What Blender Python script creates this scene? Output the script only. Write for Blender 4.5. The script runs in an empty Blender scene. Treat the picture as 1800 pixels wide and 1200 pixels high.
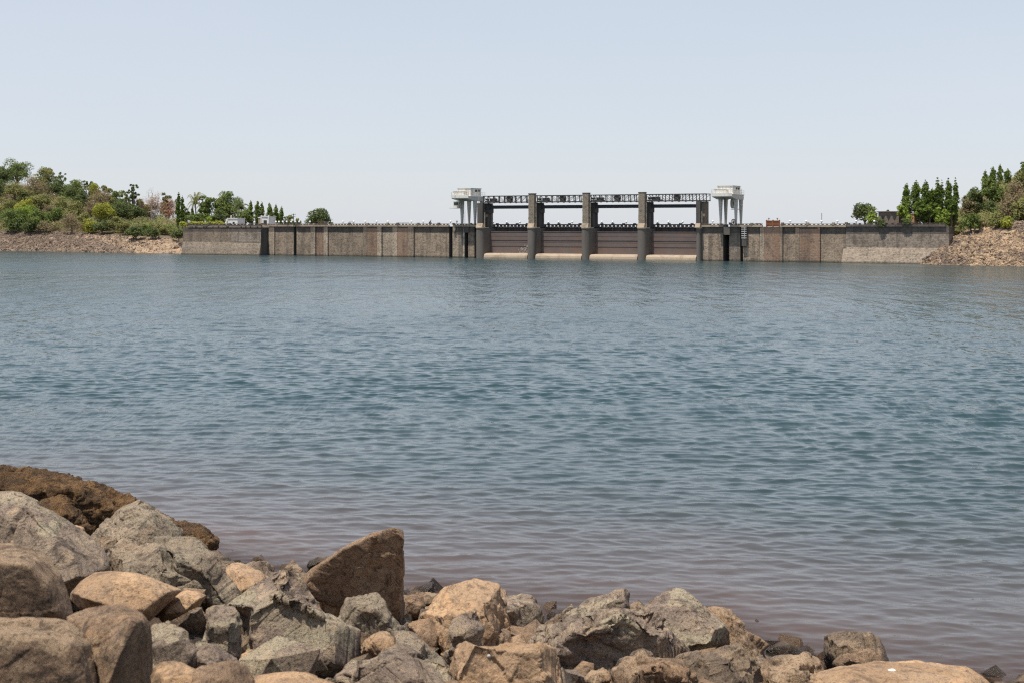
import bpy, bmesh, math, random
import numpy as np
from mathutils import Vector

random.seed(7)
RNG = np.random.default_rng(11)
SC = bpy.context.scene
COL = SC.collection

# ------------------------------------------------------------------ camera
F, HY, CX, CAMZ = 2500.0, 394.0, 900.0, 7.0      # 50 mm lens, eye level, eye height over the lake
cam_d = bpy.data.cameras.new('camera')
cam = bpy.data.objects.new('camera', cam_d)
COL.objects.link(cam)
cam.location = (0, 0, CAMZ)
cam.rotation_euler = (math.radians(90), 0, 0)
cam_d.lens = 50
cam_d.sensor_width = 36
cam_d.shift_y = -206 / 1800
cam_d.clip_start = 0.1
cam_d.clip_end = 9000
cam_d.dof.use_dof = True
cam_d.dof.focus_distance = 60
cam_d.dof.aperture_fstop = 3.0
SC.cycles.filter_width = 1.2
SC.cycles.use_denoising = False
SC.cycles.sample_clamp_indirect = 4.0
SC.camera = cam

# ------------------------------------------------------------------ light
SUN = Vector((-0.215, -0.19, 0.957)).normalized()
ELEV = math.asin(SUN.z)
world = bpy.data.worlds.new('World')
SC.world = world
world.use_nodes = True
wn = world.node_tree
bg = wn.nodes['Background']
sky = wn.nodes.new('ShaderNodeTexSky')
sky.sky_type = 'NISHITA'
sky.sun_disc = False
sky.sun_elevation = ELEV
sky.sun_rotation = math.atan2(SUN.x, SUN.y)
sky.altitude = 0
sky.air_density = 1.0
sky.dust_density = 0.4
sky.ozone_density = 1.5
# bright summer haze: thick along the horizon, thinning overhead
wsep = wn.nodes.new('ShaderNodeSeparateXYZ')
wtc = wn.nodes.new('ShaderNodeTexCoord')
wn.links.new(wtc.outputs['Generated'], wsep.inputs[0])
wmr = wn.nodes.new('ShaderNodeMapRange')
wmr.interpolation_type = 'SMOOTHSTEP'
wn.links.new(wsep.outputs[2], wmr.inputs[0])
for i_, v_ in ((1, 0.0), (2, 0.75), (3, 0.76), (4, 0.16)): wmr.inputs[i_].default_value = v_
wnz = wn.nodes.new('ShaderNodeTexNoise')
wnz.inputs['Scale'].default_value = 2.2
wnz.inputs['Detail'].default_value = 4
wmp = wn.nodes.new('ShaderNodeMapping'); wmp.inputs['Scale'].default_value = (1, 1, 3)
wn.links.new(wtc.outputs['Generated'], wmp.inputs[0]); wn.links.new(wmp.outputs[0], wnz.inputs['Vector'])
wad = wn.nodes.new('ShaderNodeMath'); wad.operation = 'MULTIPLY_ADD'
wn.links.new(wnz.outputs[0], wad.inputs[0]); wad.inputs[1].default_value = 0.22
wsb = wn.nodes.new('ShaderNodeMath'); wsb.operation = 'SUBTRACT'; wsb.inputs[1].default_value = 0.11
wn.links.new(wmr.outputs[0], wsb.inputs[0]); wn.links.new(wsb.outputs[0], wad.inputs[2])
wmx = wn.nodes.new('ShaderNodeMix')
wmx.data_type = 'RGBA'
wn.links.new(wad.outputs[0], wmx.inputs[0])
wn.links.new(sky.outputs[0], wmx.inputs[6])
wmx.inputs[7].default_value = (6.75, 7.15, 7.95, 1)
wn.links.new(wmx.outputs[2], bg.inputs[0])
bg.inputs[1].default_value = 0.10
sun_d = bpy.data.lights.new('sun', 'SUN')
sun_d.energy = 5.0
sun_d.angle = math.radians(0.5)
sun_d.color = (1.0, 0.94, 0.85)
sun_o = bpy.data.objects.new('sun', sun_d)
COL.objects.link(sun_o)
sun_o.rotation_euler = (-SUN).to_track_quat('-Z', 'Y').to_euler()
SC.view_settings.view_transform = 'Standard'
SC.view_settings.look = 'None'
SC.view_settings.exposure = 0.12
SC.view_settings.gamma = 1.0
SC.view_settings.use_curve_mapping = False


# ------------------------------------------------------------------ helpers
def P(px, py, Y):
    return ((px - CX) / F * Y, Y, CAMZ - (py - HY) / F * Y)


def tag(o, label=None, cat=None, group=None, kind=None):
    if label: o['label'] = label
    if cat: o['category'] = cat
    if group: o['group'] = group
    if kind: o['kind'] = kind
    return o


def empty(name, loc, rz=0.0):
    o = bpy.data.objects.new(name, None)
    COL.objects.link(o)
    o.location = loc
    o.rotation_euler = (0, 0, rz)
    return o


def mesh_of(name, V, FL, smooth=False):
    """V: n x 3, FL: list of (m x k) face arrays."""
    V = np.asarray(V, dtype=np.float32)
    me = bpy.data.meshes.new(name)
    me.vertices.add(len(V))
    me.vertices.foreach_set('co', V.ravel())
    loops = np.concatenate([np.asarray(f, dtype=np.int32).ravel() for f in FL])
    tot = np.concatenate([np.full(len(f), np.asarray(f).shape[1], dtype=np.int32) for f in FL])
    start = np.concatenate([[0], np.cumsum(tot)[:-1]]).astype(np.int32)
    me.loops.add(len(loops))
    me.loops.foreach_set('vertex_index', loops)
    me.polygons.add(len(tot))
    me.polygons.foreach_set('loop_start', start)
    me.update(calc_edges=True)
    me.polygons.foreach_set('use_smooth', np.full(len(tot), bool(smooth)))
    return me


def link(name, me, mat, parent=None, loc=None):
    o = bpy.data.objects.new(name, me)
    COL.objects.link(o)
    if mat is not None and not me.materials:
        me.materials.append(mat)
    if parent is not None: o.parent = parent
    if loc is not None: o.location = loc
    return o


class MB:
    def __init__(s):
        s.v, s.f, s.n = [], [], 0

    def add(s, V, FL):
        V = np.asarray(V, dtype=np.float32)
        for f in FL:
            s.f.append(np.asarray(f, dtype=np.int32) + s.n)
        s.v.append(V)
        s.n += len(V)

    def box(s, x0, x1, y0, y1, z0, z1):
        s.add(*box_geo(x0, x1, y0, y1, z0, z1))

    def prism(s, prof, u0, u1):
        """prof: list of (y, z) counter-clockwise seen from +x; extruded over x."""
        n = len(prof)
        V = [(u0, y, z) for y, z in prof] + [(u1, y, z) for y, z in prof]
        F_ = [[i, (i + 1) % n, n + (i + 1) % n, n + i] for i in range(n)]
        s.add(V, [np.array(F_), np.array([list(range(n))[::-1]]), np.array([list(range(n, 2 * n))])])

    def tube(s, pts, rad, sides=6):
        pts = np.asarray(pts, dtype=float)
        n = len(pts)
        rad = np.full(n, rad) if np.isscalar(rad) else np.asarray(rad)
        V = []
        for i in range(n):
            d = pts[min(i + 1, n - 1)] - pts[max(i - 1, 0)]
            d /= np.linalg.norm(d) + 1e-9
            a = np.cross(d, (0.0, 0.0, 1.0) if abs(d[2]) < 0.9 else (1.0, 0.0, 0.0))
            a /= np.linalg.norm(a)
            b = np.cross(d, a)
            for k in range(sides):
                t = 2 * math.pi * k / sides
                V.append(pts[i] + rad[i] * (math.cos(t) * a + math.sin(t) * b))
        F_ = []
        for i in range(n - 1):
            for k in range(sides):
                F_.append([i * sides + k, i * sides + (k + 1) % sides, (i + 1) * sides + (k + 1) % sides, (i + 1) * sides + k])
        s.add(V, [np.array(F_), np.array([list(range(sides))[::-1]]), np.array([list(range((n - 1) * sides, n * sides))])])

    def lathe(s, prof, sides=16, c=(0, 0)):
        V, F_ = [], []
        for r, z in prof:
            for k in range(sides):
                t = 2 * math.pi * k / sides
                V.append((c[0] + r * math.cos(t), c[1] + r * math.sin(t), z))
        for i in range(len(prof) - 1):
            for k in range(sides):
                F_.append([i * sides + k, i * sides + (k + 1) % sides, (i + 1) * sides + (k + 1) % sides, (i + 1) * sides + k])
        s.add(V, [np.array(F_), np.array([list(range(sides))[::-1]]), np.array([list(range((len(prof) - 1) * sides, len(prof) * sides))])])

    def obj(s, name, mat, parent=None, smooth=False, loc=None):
        return link(name, mesh_of(name, np.concatenate(s.v), s.f, smooth), mat, parent, loc)


def box_geo(x0, x1, y0, y1, z0, z1):
    V = [(x0, y0, z0), (x1, y0, z0), (x1, y1, z0), (x0, y1, z0), (x0, y0, z1), (x1, y0, z1), (x1, y1, z1), (x0, y1, z1)]
    return V, [np.array([[0, 3, 2, 1], [4, 5, 6, 7], [0, 1, 5, 4], [1, 2, 6, 5], [2, 3, 7, 6], [3, 0, 4, 7]])]


def hash3(i, j, k, seed):
    h = (i.astype(np.uint32) * np.uint32(374761393)) ^ (j.astype(np.uint32) * np.uint32(668265263)) ^ (k.astype(np.uint32) * np.uint32(2147483647 - 58)) ^ np.uint32((seed * 974634777 + 12345) & 0xffffffff)
    h = (h ^ (h >> np.uint32(13))) * np.uint32(1274126177)
    h = (h ^ (h >> np.uint32(16))) * np.uint32(2246822519)
    h = h ^ (h >> np.uint32(15))
    return h.astype(np.float64) / 4294967295.0


def vnoise(p, seed=0):
    with np.errstate(over='ignore'):
        p = np.asarray(p, dtype=np.float64)
        f = np.floor(p)
        i = f.astype(np.int64)
        t = p - f
        t = t * t * t * (t * (t * 6 - 15) + 10)
        r = 0
        for dx in (0, 1):
            wx = t[:, 0] if dx else 1 - t[:, 0]
            for dy in (0, 1):
                wy = t[:, 1] if dy else 1 - t[:, 1]
                for dz in (0, 1):
                    wz = t[:, 2] if dz else 1 - t[:, 2]
                    r = r + wx * wy * wz * hash3(i[:, 0] + dx, i[:, 1] + dy, i[:, 2] + dz, seed)
        return r


def fbm(p, octv=4, seed=0, ridged=False):
    a, s, r = 1.0, 0.0, 0.0
    p = np.asarray(p, dtype=np.float64)
    for o in range(octv):
        n = vnoise(p * (2.03 ** o) + 17.3 * o, seed + o)
        n = (1 - np.abs(2 * n - 1)) if ridged else (2 * n - 1)
        r = r + a * n
        s += a
        a *= 0.5
    return r / s


# ------------------------------------------------------------------ materials
def new_mat(name):
    m = bpy.data.materials.new(name)
    m.use_nodes = True
    nt = m.node_tree
    return m, nt, nt.nodes['Principled BSDF']


def N_(nt, typ, **kw):
    n = nt.nodes.new(typ)
    for k, v in kw.items():
        if k.startswith('i_'):
            n.inputs[k[2:].replace('_', ' ')].default_value = v
        else:
            setattr(n, k, v)
    return n


def mixc(nt, fac, a, b, blend='MIX'):
    n = nt.nodes.new('ShaderNodeMix')
    n.data_type = 'RGBA'
    n.blend_type = blend
    for sock, val in ((n.inputs[0], fac), (n.inputs[6], a), (n.inputs[7], b)):
        if hasattr(val, 'is_linked'):
            nt.links.new(val, sock)
        elif isinstance(val, (tuple, list)):
            sock.default_value = (*val, 1) if len(val) == 3 else val
        else:
            sock.default_value = val
    return n.outputs[2]


def ramp(nt, src, pts):
    n = nt.nodes.new('ShaderNodeValToRGB')
    els = n.color_ramp.elements
    while len(els) < len(pts): els.new(0.5)
    for e, (p, c) in zip(els, pts):
        e.position = p
        e.color = (c, c, c, 1) if not isinstance(c, tuple) else (*c, 1)
    nt.links.new(src, n.inputs[0])
    return n.outputs[0]


def noise(nt, vec, scale, detail=4, rough=0.55, dist=0.0):
    n = N_(nt, 'ShaderNodeTexNoise')
    n.inputs['Scale'].default_value = scale
    n.inputs['Detail'].default_value = detail
    n.inputs['Roughness'].default_value = rough
    n.inputs['Distortion'].default_value = dist
    nt.links.new(vec, n.inputs['Vector'])
    return n.outputs['Fac']


def coords(nt, scale=(1, 1, 1), rnd=True):
    tc = N_(nt, 'ShaderNodeTexCoord')
    mp = N_(nt, 'ShaderNodeMapping')
    mp.inputs['Scale'].default_value = scale
    nt.links.new(tc.outputs['Object'], mp.inputs['Vector'])
    if rnd:
        oi = N_(nt, 'ShaderNodeObjectInfo')
        mu = N_(nt, 'ShaderNodeMath', operation='MULTIPLY')
        nt.links.new(oi.outputs['Random'], mu.inputs[0])
        mu.inputs[1].default_value = 137.0
        nt.links.new(mu.outputs[0], mp.inputs['Location'])
    return mp.outputs[0]


def bump(nt, height, strength, dist, normal=None):
    b = N_(nt, 'ShaderNodeBump')
    b.inputs['Strength'].default_value = strength
    b.inputs['Distance'].default_value = dist
    nt.links.new(height, b.inputs['Height'])
    if normal is not None: nt.links.new(normal, b.inputs['Normal'])
    return b.outputs[0]


def rock_mat(name, c1, c2, c3, dark, rough=0.85, bs=1.0, sc=1.0, wet=True):
    if wet: c1, c2, c3 = [tuple(min(0.6, x * k) for x, k in zip(c, (1.62, 1.53, 1.42))) for c in (c1, c2, c3)]
    m, nt, bs_ = new_mat(name)
    v = coords(nt)
    n1 = noise(nt, v, 0.9 * sc, 5, 0.6, 0.4)
    n2 = noise(nt, v, 4.5 * sc, 6, 0.65, 0.6)
    n3 = noise(nt, v, 26 * sc, 5, 0.7)
    n4 = noise(nt, v, 2.2 * sc, 7, 0.7, 1.2)
    n5 = noise(nt, v, 70 * sc, 3, 0.7)
    n6 = noise(nt, v, 9 * sc, 8, 0.78, 0.9)
    mpv = N_(nt, 'ShaderNodeMapping'); mpv.inputs['Scale'].default_value = (1.0, 1.0, 1.9); mpv.inputs['Rotation'].default_value = (0.5, 0.35, 0.2)
    nt.links.new(v, mpv.inputs[0])
    nd = N_(nt, 'ShaderNodeTexNoise'); nd.inputs['Scale'].default_value = 2.5 * sc; nd.inputs['Detail'].default_value = 4
    nt.links.new(v, nd.inputs['Vector'])
    ma = N_(nt, 'ShaderNodeVectorMath', operation='MULTIPLY_ADD'); ma.inputs[1].default_value = (0.45, 0.45, 0.45)
    nt.links.new(nd.outputs['Color'], ma.inputs[0]); nt.links.new(mpv.outputs[0], ma.inputs[2])
    vo = N_(nt, 'ShaderNodeTexVoronoi', feature='DISTANCE_TO_EDGE'); vo.inputs['Scale'].default_value = 1.5 * sc
    nt.links.new(ma.outputs[0], vo.inputs['Vector'])
    vc = N_(nt, 'ShaderNodeTexVoronoi'); vc.inputs['Scale'].default_value = 1.5 * sc
    nt.links.new(ma.outputs[0], vc.inputs['Vector'])
    crk = N_(nt, 'ShaderNodeMath', operation='MULTIPLY')
    nt.links.new(ramp(nt, vo.outputs['Distance'], [(0.0, 1.0), (0.028, 0.0)]), crk.inputs[0])
    nt.links.new(ramp(nt, n2, [(0.40, 0.0), (0.55, 1.0)]), crk.inputs[1])
    vcs = N_(nt, 'ShaderNodeSeparateColor'); nt.links.new(vc.outputs['Color'], vcs.inputs[0])
    col = mixc(nt, ramp(nt, n1, [(0.42, 0.0), (0.58, 1.0)]), c1, c2)
    col = mixc(nt, ramp(nt, vcs.outputs[0], [(0.55, 0.0), (0.8, 0.55)]), col, tuple(x * 0.62 for x in c2))
    col = mixc(nt, ramp(nt, vcs.outputs[1], [(0.6, 0.0), (0.85, 0.5)]), col, tuple(min(0.6, x * 1.3) for x in c3))
    col = mixc(nt, ramp(nt, n2, [(0.50, 0.0), (0.66, 0.85)]), col, c3)
    col = mixc(nt, ramp(nt, n4, [(0.36, 0.75), (0.46, 0.0)]), col, dark)
    crm = N_(nt, 'ShaderNodeMath', operation='MULTIPLY'); nt.links.new(crk.outputs[0], crm.inputs[0]); crm.inputs[1].default_value = 0.45
    col = mixc(nt, crm.outputs[0], col, dark)
    col = mixc(nt, ramp(nt, n6, [(0.37, 0.85), (0.455, 0.0)]), col, dark)
    col = mixc(nt, ramp(nt, n3, [(0.36, 0.75), (0.45, 0.0)]), col, dark)
    col = mixc(nt, ramp(nt, n6, [(0.56, 0.0), (0.70, 0.55)]), col, tuple(min(1, x * 1.6) for x in c2))
    col = mixc(nt, ramp(nt, n5, [(0.60, 0.0), (0.74, 0.35)]), col, tuple(min(1, x * 1.6) for x in c1))
    if wet:
        g = N_(nt, 'ShaderNodeNewGeometry')
        sx = N_(nt, 'ShaderNodeSeparateXYZ')
        nt.links.new(g.outputs['Position'], sx.inputs[0])
        ad = N_(nt, 'ShaderNodeMath', operation='MULTIPLY_ADD')
        nt.links.new(n2, ad.inputs[0]); ad.inputs[1].default_value = -0.25
        nt.links.new(sx.outputs[2], ad.inputs[2])
        wf = ramp(nt, ad.outputs[0], [(0.05, 1.0), (0.26, 0.0)])
        col = mixc(nt, wf, col, tuple(x * 0.30 for x in c1))
        rr = N_(nt, 'ShaderNodeMapRange')
        nt.links.new(wf, rr.inputs[0])
        rr.inputs[3].default_value = rough; rr.inputs[4].default_value = 0.22
        nt.links.new(rr.outputs[0], bs_.inputs['Roughness'])
    else:
        bs_.inputs['Roughness'].default_value = rough
    nt.links.new(col, bs_.inputs['Base Color'])
    bs_.inputs['Specular IOR Level'].default_value = 0.25
    b = bump(nt, crk.outputs[0], -0.8 * bs, 0.05)
    b = bump(nt, n2, 0.9 * bs, 0.075, b)
    b = bump(nt, n6, 0.9 * bs, 0.06, b)
    b = bump(nt, n3, 0.9 * bs, 0.03, b)
    nt.links.new(b, bs_.inputs['Normal'])
    return m


def plain_mat(name, c, rough=0.7, var=0.25, sc=1.5, metal=0.0, stain=None, streak=False):
    m, nt, b = new_mat(name)
    v = coords(nt, (1, 1, 0.12) if streak else (1, 1, 1))
    n = noise(nt, v, sc, 5, 0.65)
    col = mixc(nt, n, tuple(x * (1 - var) for x in c), tuple(min(1, x * (1 + var)) for x in c))
    if stain:
        n2 = noise(nt, v, sc * 0.6, 6, 0.7, 0.5)
        col = mixc(nt, ramp(nt, n2, [(0.5, 0.0), (0.68, 0.85)]), col, stain)
    nt.links.new(col, b.inputs['Base Color'])
    b.inputs['Roughness'].default_value = rough
    b.inputs['Metallic'].default_value = metal
    return m


def masonry_mat(name, c, var=0.3, stain=(0.05, 0.045, 0.045), amount=0.5, rust=None):
    """coursed rubble masonry in the dam's own frame: x along the wall, z up"""
    m, nt, b = new_mat(name)
    tc = N_(nt, 'ShaderNodeTexCoord')
    sx = N_(nt, 'ShaderNodeSeparateXYZ')
    nt.links.new(tc.outputs['Object'], sx.inputs[0])
    cx = N_(nt, 'ShaderNodeCombineXYZ')
    su = N_(nt, 'ShaderNodeMath', operation='SUBTRACT')
    nt.links.new(sx.outputs[0], su.inputs[0]); nt.links.new(sx.outputs[1], su.inputs[1])
    nt.links.new(su.outputs[0], cx.inputs[0]); nt.links.new(sx.outputs[2], cx.inputs[1])
    br = N_(nt, 'ShaderNodeTexBrick')
    nt.links.new(cx.outputs[0], br.inputs['Vector'])
    br.inputs['Color1'].default_value = (*[x * (1 - var) for x in c], 1)
    br.inputs['Color2'].default_value = (*[min(1, x * (1 + var)) for x in c], 1)
    br.inputs['Mortar'].default_value = (*[x * 0.6 for x in c], 1)
    br.inputs['Scale'].default_value = 1.0
    br.inputs['Brick Width'].default_value = 0.62
    br.inputs['Row Height'].default_value = 0.31
    br.inputs['Mortar Size'].default_value = 0.03
    oi = N_(nt, 'ShaderNodeObjectInfo')
    mu = N_(nt, 'ShaderNodeMath', operation='MULTIPLY')
    nt.links.new(oi.outputs['Random'], mu.inputs[0]); mu.inputs[1].default_value = 91.0
    mp = N_(nt, 'ShaderNodeMapping')
    nt.links.new(tc.outputs['Object'], mp.inputs[0]); nt.links.new(mu.outputs[0], mp.inputs['Location'])
    nb = noise(nt, mp.outputs[0], 0.35, 6, 0.65, 0.3)
    mp2 = N_(nt, 'ShaderNodeMapping')
    mp2.inputs['Scale'].default_value = (1, 1, 0.10)
    nt.links.new(mp.outputs[0], mp2.inputs[0])
    ns = noise(nt, mp2.outputs[0], 0.9, 6, 0.7, 0.2)
    nf = noise(nt, mp.outputs[0], 3.2, 4, 0.7)
    col = mixc(nt, ramp(nt, nf, [(0.42, 0.0), (0.6, 0.7)]), br.outputs[0], tuple(x * 1.4 for x in c))
    col = mixc(nt, ramp(nt, nf, [(0.36, 0.7), (0.46, 0.0)]), col, tuple(x * 0.45 for x in c))
    hv = N_(nt, 'ShaderNodeHueSaturation')
    nt.links.new(col, hv.inputs['Color'])
    mv = N_(nt, 'ShaderNodeMapRange'); nt.links.new(oi.outputs['Random'], mv.inputs[0]); mv.inputs[3].default_value = 0.78; mv.inputs[4].default_value = 1.15
    nt.links.new(mv.outputs[0], hv.inputs['Value'])
    col = hv.outputs[0]
    col = mixc(nt, ramp(nt, ns, [(0.48, 0.0), (0.63, amount * 0.9)]), col, stain)
    col = mixc(nt, ramp(nt, ns, [(0.30, 0.6), (0.42, 0.0)]), col, tuple(x * 1.45 for x in c))
    col = mixc(nt, ramp(nt, nb, [(0.34, min(1, amount * 1.3)), (0.50, 0.0)]), col, tuple(x * 0.5 for x in c))
    col = mixc(nt, ramp(nt, nb, [(0.55, 0.0), (0.72, 0.5)]), col, tuple(x * 1.35 for x in c))
    if rust:
        col = mixc(nt, ramp(nt, nb, [(0.42, 0.0), (0.7, 0.8)]), col, rust)
    # dark band under the crest: partly weather stain, partly parapet shadow painted in
    mz = N_(nt, 'ShaderNodeMath', operation='MULTIPLY_ADD')
    nt.links.new(nf, mz.inputs[0]); mz.inputs[1].default_value = 0.25; nt.links.new(sx.outputs[2], mz.inputs[2])
    col = mixc(nt, ramp(nt, N_mapr(nt, mz.outputs[0], 5.25, 5.4), [(0.0, 0.0), (1.0, 0.62)]), col, stain)
    # slime line at the water
    col = mixc(nt, ramp(nt, N_mapr(nt, mz.outputs[0], 0.15, 0.55), [(0.0, 0.85), (1.0, 0.0)]), col, (0.03, 0.03, 0.025))
    nt.links.new(col, b.inputs['Base Color'])
    b.inputs['Roughness'].default_value = 0.9
    b.inputs['Specular IOR Level'].default_value = 0.2
    nrm = bump(nt, br.outputs['Fac'], -0.6, 0.05)
    nrm = bump(nt, nf, 0.6, 0.08, nrm)
    nt.links.new(nrm, b.inputs['Normal'])
    return m


def N_mapr(nt, src, a, b):
    n = N_(nt, 'ShaderNodeMapRange')
    nt.links.new(src, n.inputs[0])
    n.inputs[1].default_value = a; n.inputs[2].default_value = b
    return n.outputs[0]


def leaf_mat(name, c, c2, trans=0.3):
    c = tuple(x * k + 0.012 for x, k in zip(c, (2.0, 1.85, 1.7))); c2 = tuple(x * k + 0.012 for x, k in zip(c2, (2.0, 1.85, 1.7)))
    m, nt, b = new_mat(name)
    v = coords(nt)
    n = noise(nt, v, 0.55, 3, 0.6)
    n2 = noise(nt, v, 4.0, 2, 0.6)
    col = mixc(nt, ramp(nt, n, [(0.35, 0.0), (0.65, 1.0)]), c, c2)
    col = mixc(nt, ramp(nt, n2, [(0.3, 0.35), (0.55, 0.0)]), col, tuple(x * 0.55 for x in c))
    out = nt.nodes['Material Output']
    d = N_(nt, 'ShaderNodeBsdfDiffuse'); t = N_(nt, 'ShaderNodeBsdfTranslucent'); mx = N_(nt, 'ShaderNodeMixShader')
    nt.links.new(col, d.inputs[0]); nt.links.new(col, t.inputs[0])
    mx.inputs[0].default_value = trans
    nt.links.new(d.outputs[0], mx.inputs[1]); nt.links.new(t.outputs[0], mx.inputs[2])
    nt.links.new(mx.outputs[0], out.inputs[0])
    nt.nodes.remove(b)
    return m


M = {}
M['tan'] = rock_mat('tan_rock', (0.37, 0.252, 0.152), (0.31, 0.208, 0.128), (0.23, 0.168, 0.115), (0.14, 0.095, 0.065), bs=0.7)
M['brown'] = rock_mat('brown_rock', (0.265, 0.178, 0.112), (0.20, 0.14, 0.096), (0.30, 0.22, 0.15), (0.075, 0.055, 0.042))
M['grey'] = rock_mat('grey_rock', (0.265, 0.215, 0.165), (0.195, 0.155, 0.128), (0.34, 0.265, 0.185), (0.055, 0.044, 0.038))
M['greygreen'] = rock_mat('grey_green_rock', (0.235, 0.197, 0.147), (0.27, 0.21, 0.155), (0.165, 0.148, 0.115), (0.05, 0.044, 0.036))
M['dark'] = rock_mat('dark_rock', (0.13, 0.10, 0.08), (0.18, 0.14, 0.105), (0.22, 0.165, 0.11), (0.03, 0.025, 0.022))
M['weedy'] = rock_mat('weedy_rock', (0.15, 0.088, 0.042), (0.10, 0.066, 0.04), (0.20, 0.12, 0.055), (0.035, 0.025, 0.018), bs=1.5, sc=1.6)
M['soil'] = rock_mat('bank_soil', (0.085, 0.06, 0.044), (0.06, 0.045, 0.035), (0.12, 0.085, 0.06), (0.025, 0.02, 0.016), sc=2.0)
M['hill_soil'] = rock_mat('hill_soil', (0.155, 0.115, 0.072), (0.12, 0.098, 0.06), (0.22, 0.15, 0.09), (0.06, 0.05, 0.038), sc=0.35, wet=False)
M['bank_earth'] = rock_mat('bank_earth', (0.34, 0.24, 0.16), (0.275, 0.20, 0.135), (0.40, 0.285, 0.185), (0.17, 0.125, 0.09), sc=0.4, wet=False)
M['bank_brown'] = rock_mat('bank_brown', (0.20, 0.145, 0.105), (0.16, 0.118, 0.09), (0.25, 0.18, 0.12), (0.09, 0.07, 0.055), sc=0.4, wet=False)
M['riprap_brown'] = rock_mat('riprap_brown', (0.215, 0.155, 0.115), (0.165, 0.122, 0.095), (0.26, 0.19, 0.13), (0.06, 0.05, 0.042), sc=0.8, wet=False)
M['riprap_tan'] = rock_mat('riprap_tan', (0.44, 0.32, 0.205), (0.31, 0.215, 0.14), (0.47, 0.33, 0.205), (0.09, 0.07, 0.055), sc=0.8, wet=False)
M['dark_stone'] = rock_mat('dark_stone', (0.07, 0.06, 0.055), (0.10, 0.085, 0.075), (0.13, 0.10, 0.08), (0.03, 0.027, 0.025), wet=False)
M['masonry'] = masonry_mat('masonry', (0.34, 0.262, 0.192))
M['masonry_pale'] = masonry_mat('masonry_pale', (0.42, 0.335, 0.25), amount=0.35)
M['masonry_grey'] = masonry_mat('masonry_grey', (0.29, 0.235, 0.185), amount=0.5)
M['masonry_rust'] = masonry_mat('masonry_rust', (0.29, 0.205, 0.15), rust=(0.30, 0.18, 0.11))
M['masonry_apron'] = masonry_mat('masonry_apron', (0.29, 0.235, 0.18), amount=0.2)
M['parapet'] = plain_mat('parapet_stone', (0.40, 0.31, 0.22), 0.9, 0.35, 1.2, stain=(0.10, 0.085, 0.07))
M['coping'] = plain_mat('coping', (0.12, 0.10, 0.085), 0.9, 0.4, 1.2, stain=(0.28, 0.22, 0.16))
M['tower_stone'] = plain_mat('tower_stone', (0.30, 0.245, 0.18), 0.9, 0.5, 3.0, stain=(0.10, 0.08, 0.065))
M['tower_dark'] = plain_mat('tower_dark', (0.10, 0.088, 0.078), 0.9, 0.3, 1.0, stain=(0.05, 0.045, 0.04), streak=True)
M['trim'] = plain_mat('pale_trim', (0.50, 0.42, 0.30), 0.85, 0.25, 2.0, stain=(0.30, 0.24, 0.16))
M['pier'] = plain_mat('pier_concrete', (0.165, 0.142, 0.120), 0.9, 0.3, 0.8, stain=(0.085, 0.075, 0.068), streak=True)
M['sill'] = plain_mat('sill_concrete', (0.40, 0.312, 0.225), 0.9, 0.25, 0.8, stain=(0.24, 0.18, 0.13))
M['gate'] = plain_mat('gate_steel', (0.150, 0.118, 0.106), 0.75, 0.3, 0.5, stain=(0.19, 0.115, 0.085), streak=False)
M['gate_beam'] = plain_mat('gate_beam_steel', (0.165, 0.135, 0.12), 0.75, 0.3, 0.7, stain=(0.14, 0.095, 0.072))
M['girder'] = plain_mat('dark_girder', (0.035, 0.035, 0.042), 0.7, 0.3, 0.6)
M['truss'] = plain_mat('truss_steel', (0.05, 0.047, 0.047), 0.65, 0.3, 2.0, stain=(0.10, 0.08, 0.07))
M['deckdark'] = plain_mat('dark_deck', (0.075, 0.065, 0.062), 0.9, 0.4, 1.0, stain=(0.14, 0.12, 0.11), streak=True)
M['white'] = plain_mat('white_paint', (0.82, 0.80, 0.75), 0.6, 0.08, 1.0, stain=(0.45, 0.40, 0.33))
M['cranewhite'] = plain_mat('crane_paint', (0.78, 0.75, 0.68), 0.5, 0.10, 1.0, stain=(0.42, 0.37, 0.30), streak=True)
M['cranegrey'] = plain_mat('crane_grey', (0.60, 0.575, 0.52), 0.5, 0.12, 1.0, stain=(0.33, 0.31, 0.28), streak=True)
M['iron'] = plain_mat('dark_iron', (0.05, 0.048, 0.048), 0.6, 0.3, 3.0)
M['rust'] = plain_mat('rusty_steel', (0.30, 0.115, 0.05), 0.8, 0.35, 3.0, stain=(0.13, 0.06, 0.035))
M['wood'] = plain_mat('weathered_wood', (0.20, 0.12, 0.08), 0.85, 0.3, 3.0)
M['window'] = plain_mat('dark_window', (0.03, 0.032, 0.035), 0.2, 0.2, 1.0)
M['globe'] = plain_mat('white_globe', (0.86, 0.86, 0.84), 0.35, 0.03, 1.0)
M['brickorange'] = plain_mat('orange_plaster', (0.52, 0.27, 0.16), 0.85, 0.2, 1.0)
M['ruin'] = plain_mat('ruin_stone', (0.22, 0.17, 0.14), 0.9, 0.35, 1.5, stain=(0.10, 0.08, 0.07))
M['bark'] = plain_mat('bark', (0.16, 0.125, 0.095), 0.9, 0.3, 2.0)
M['palebark'] = plain_mat('pale_bark', (0.55, 0.47, 0.38), 0.85, 0.2, 2.0)
M['chalk'] = plain_mat('chalky_white', (0.82, 0.80, 0.75), 0.8, 0.08, 6.0)
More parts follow.
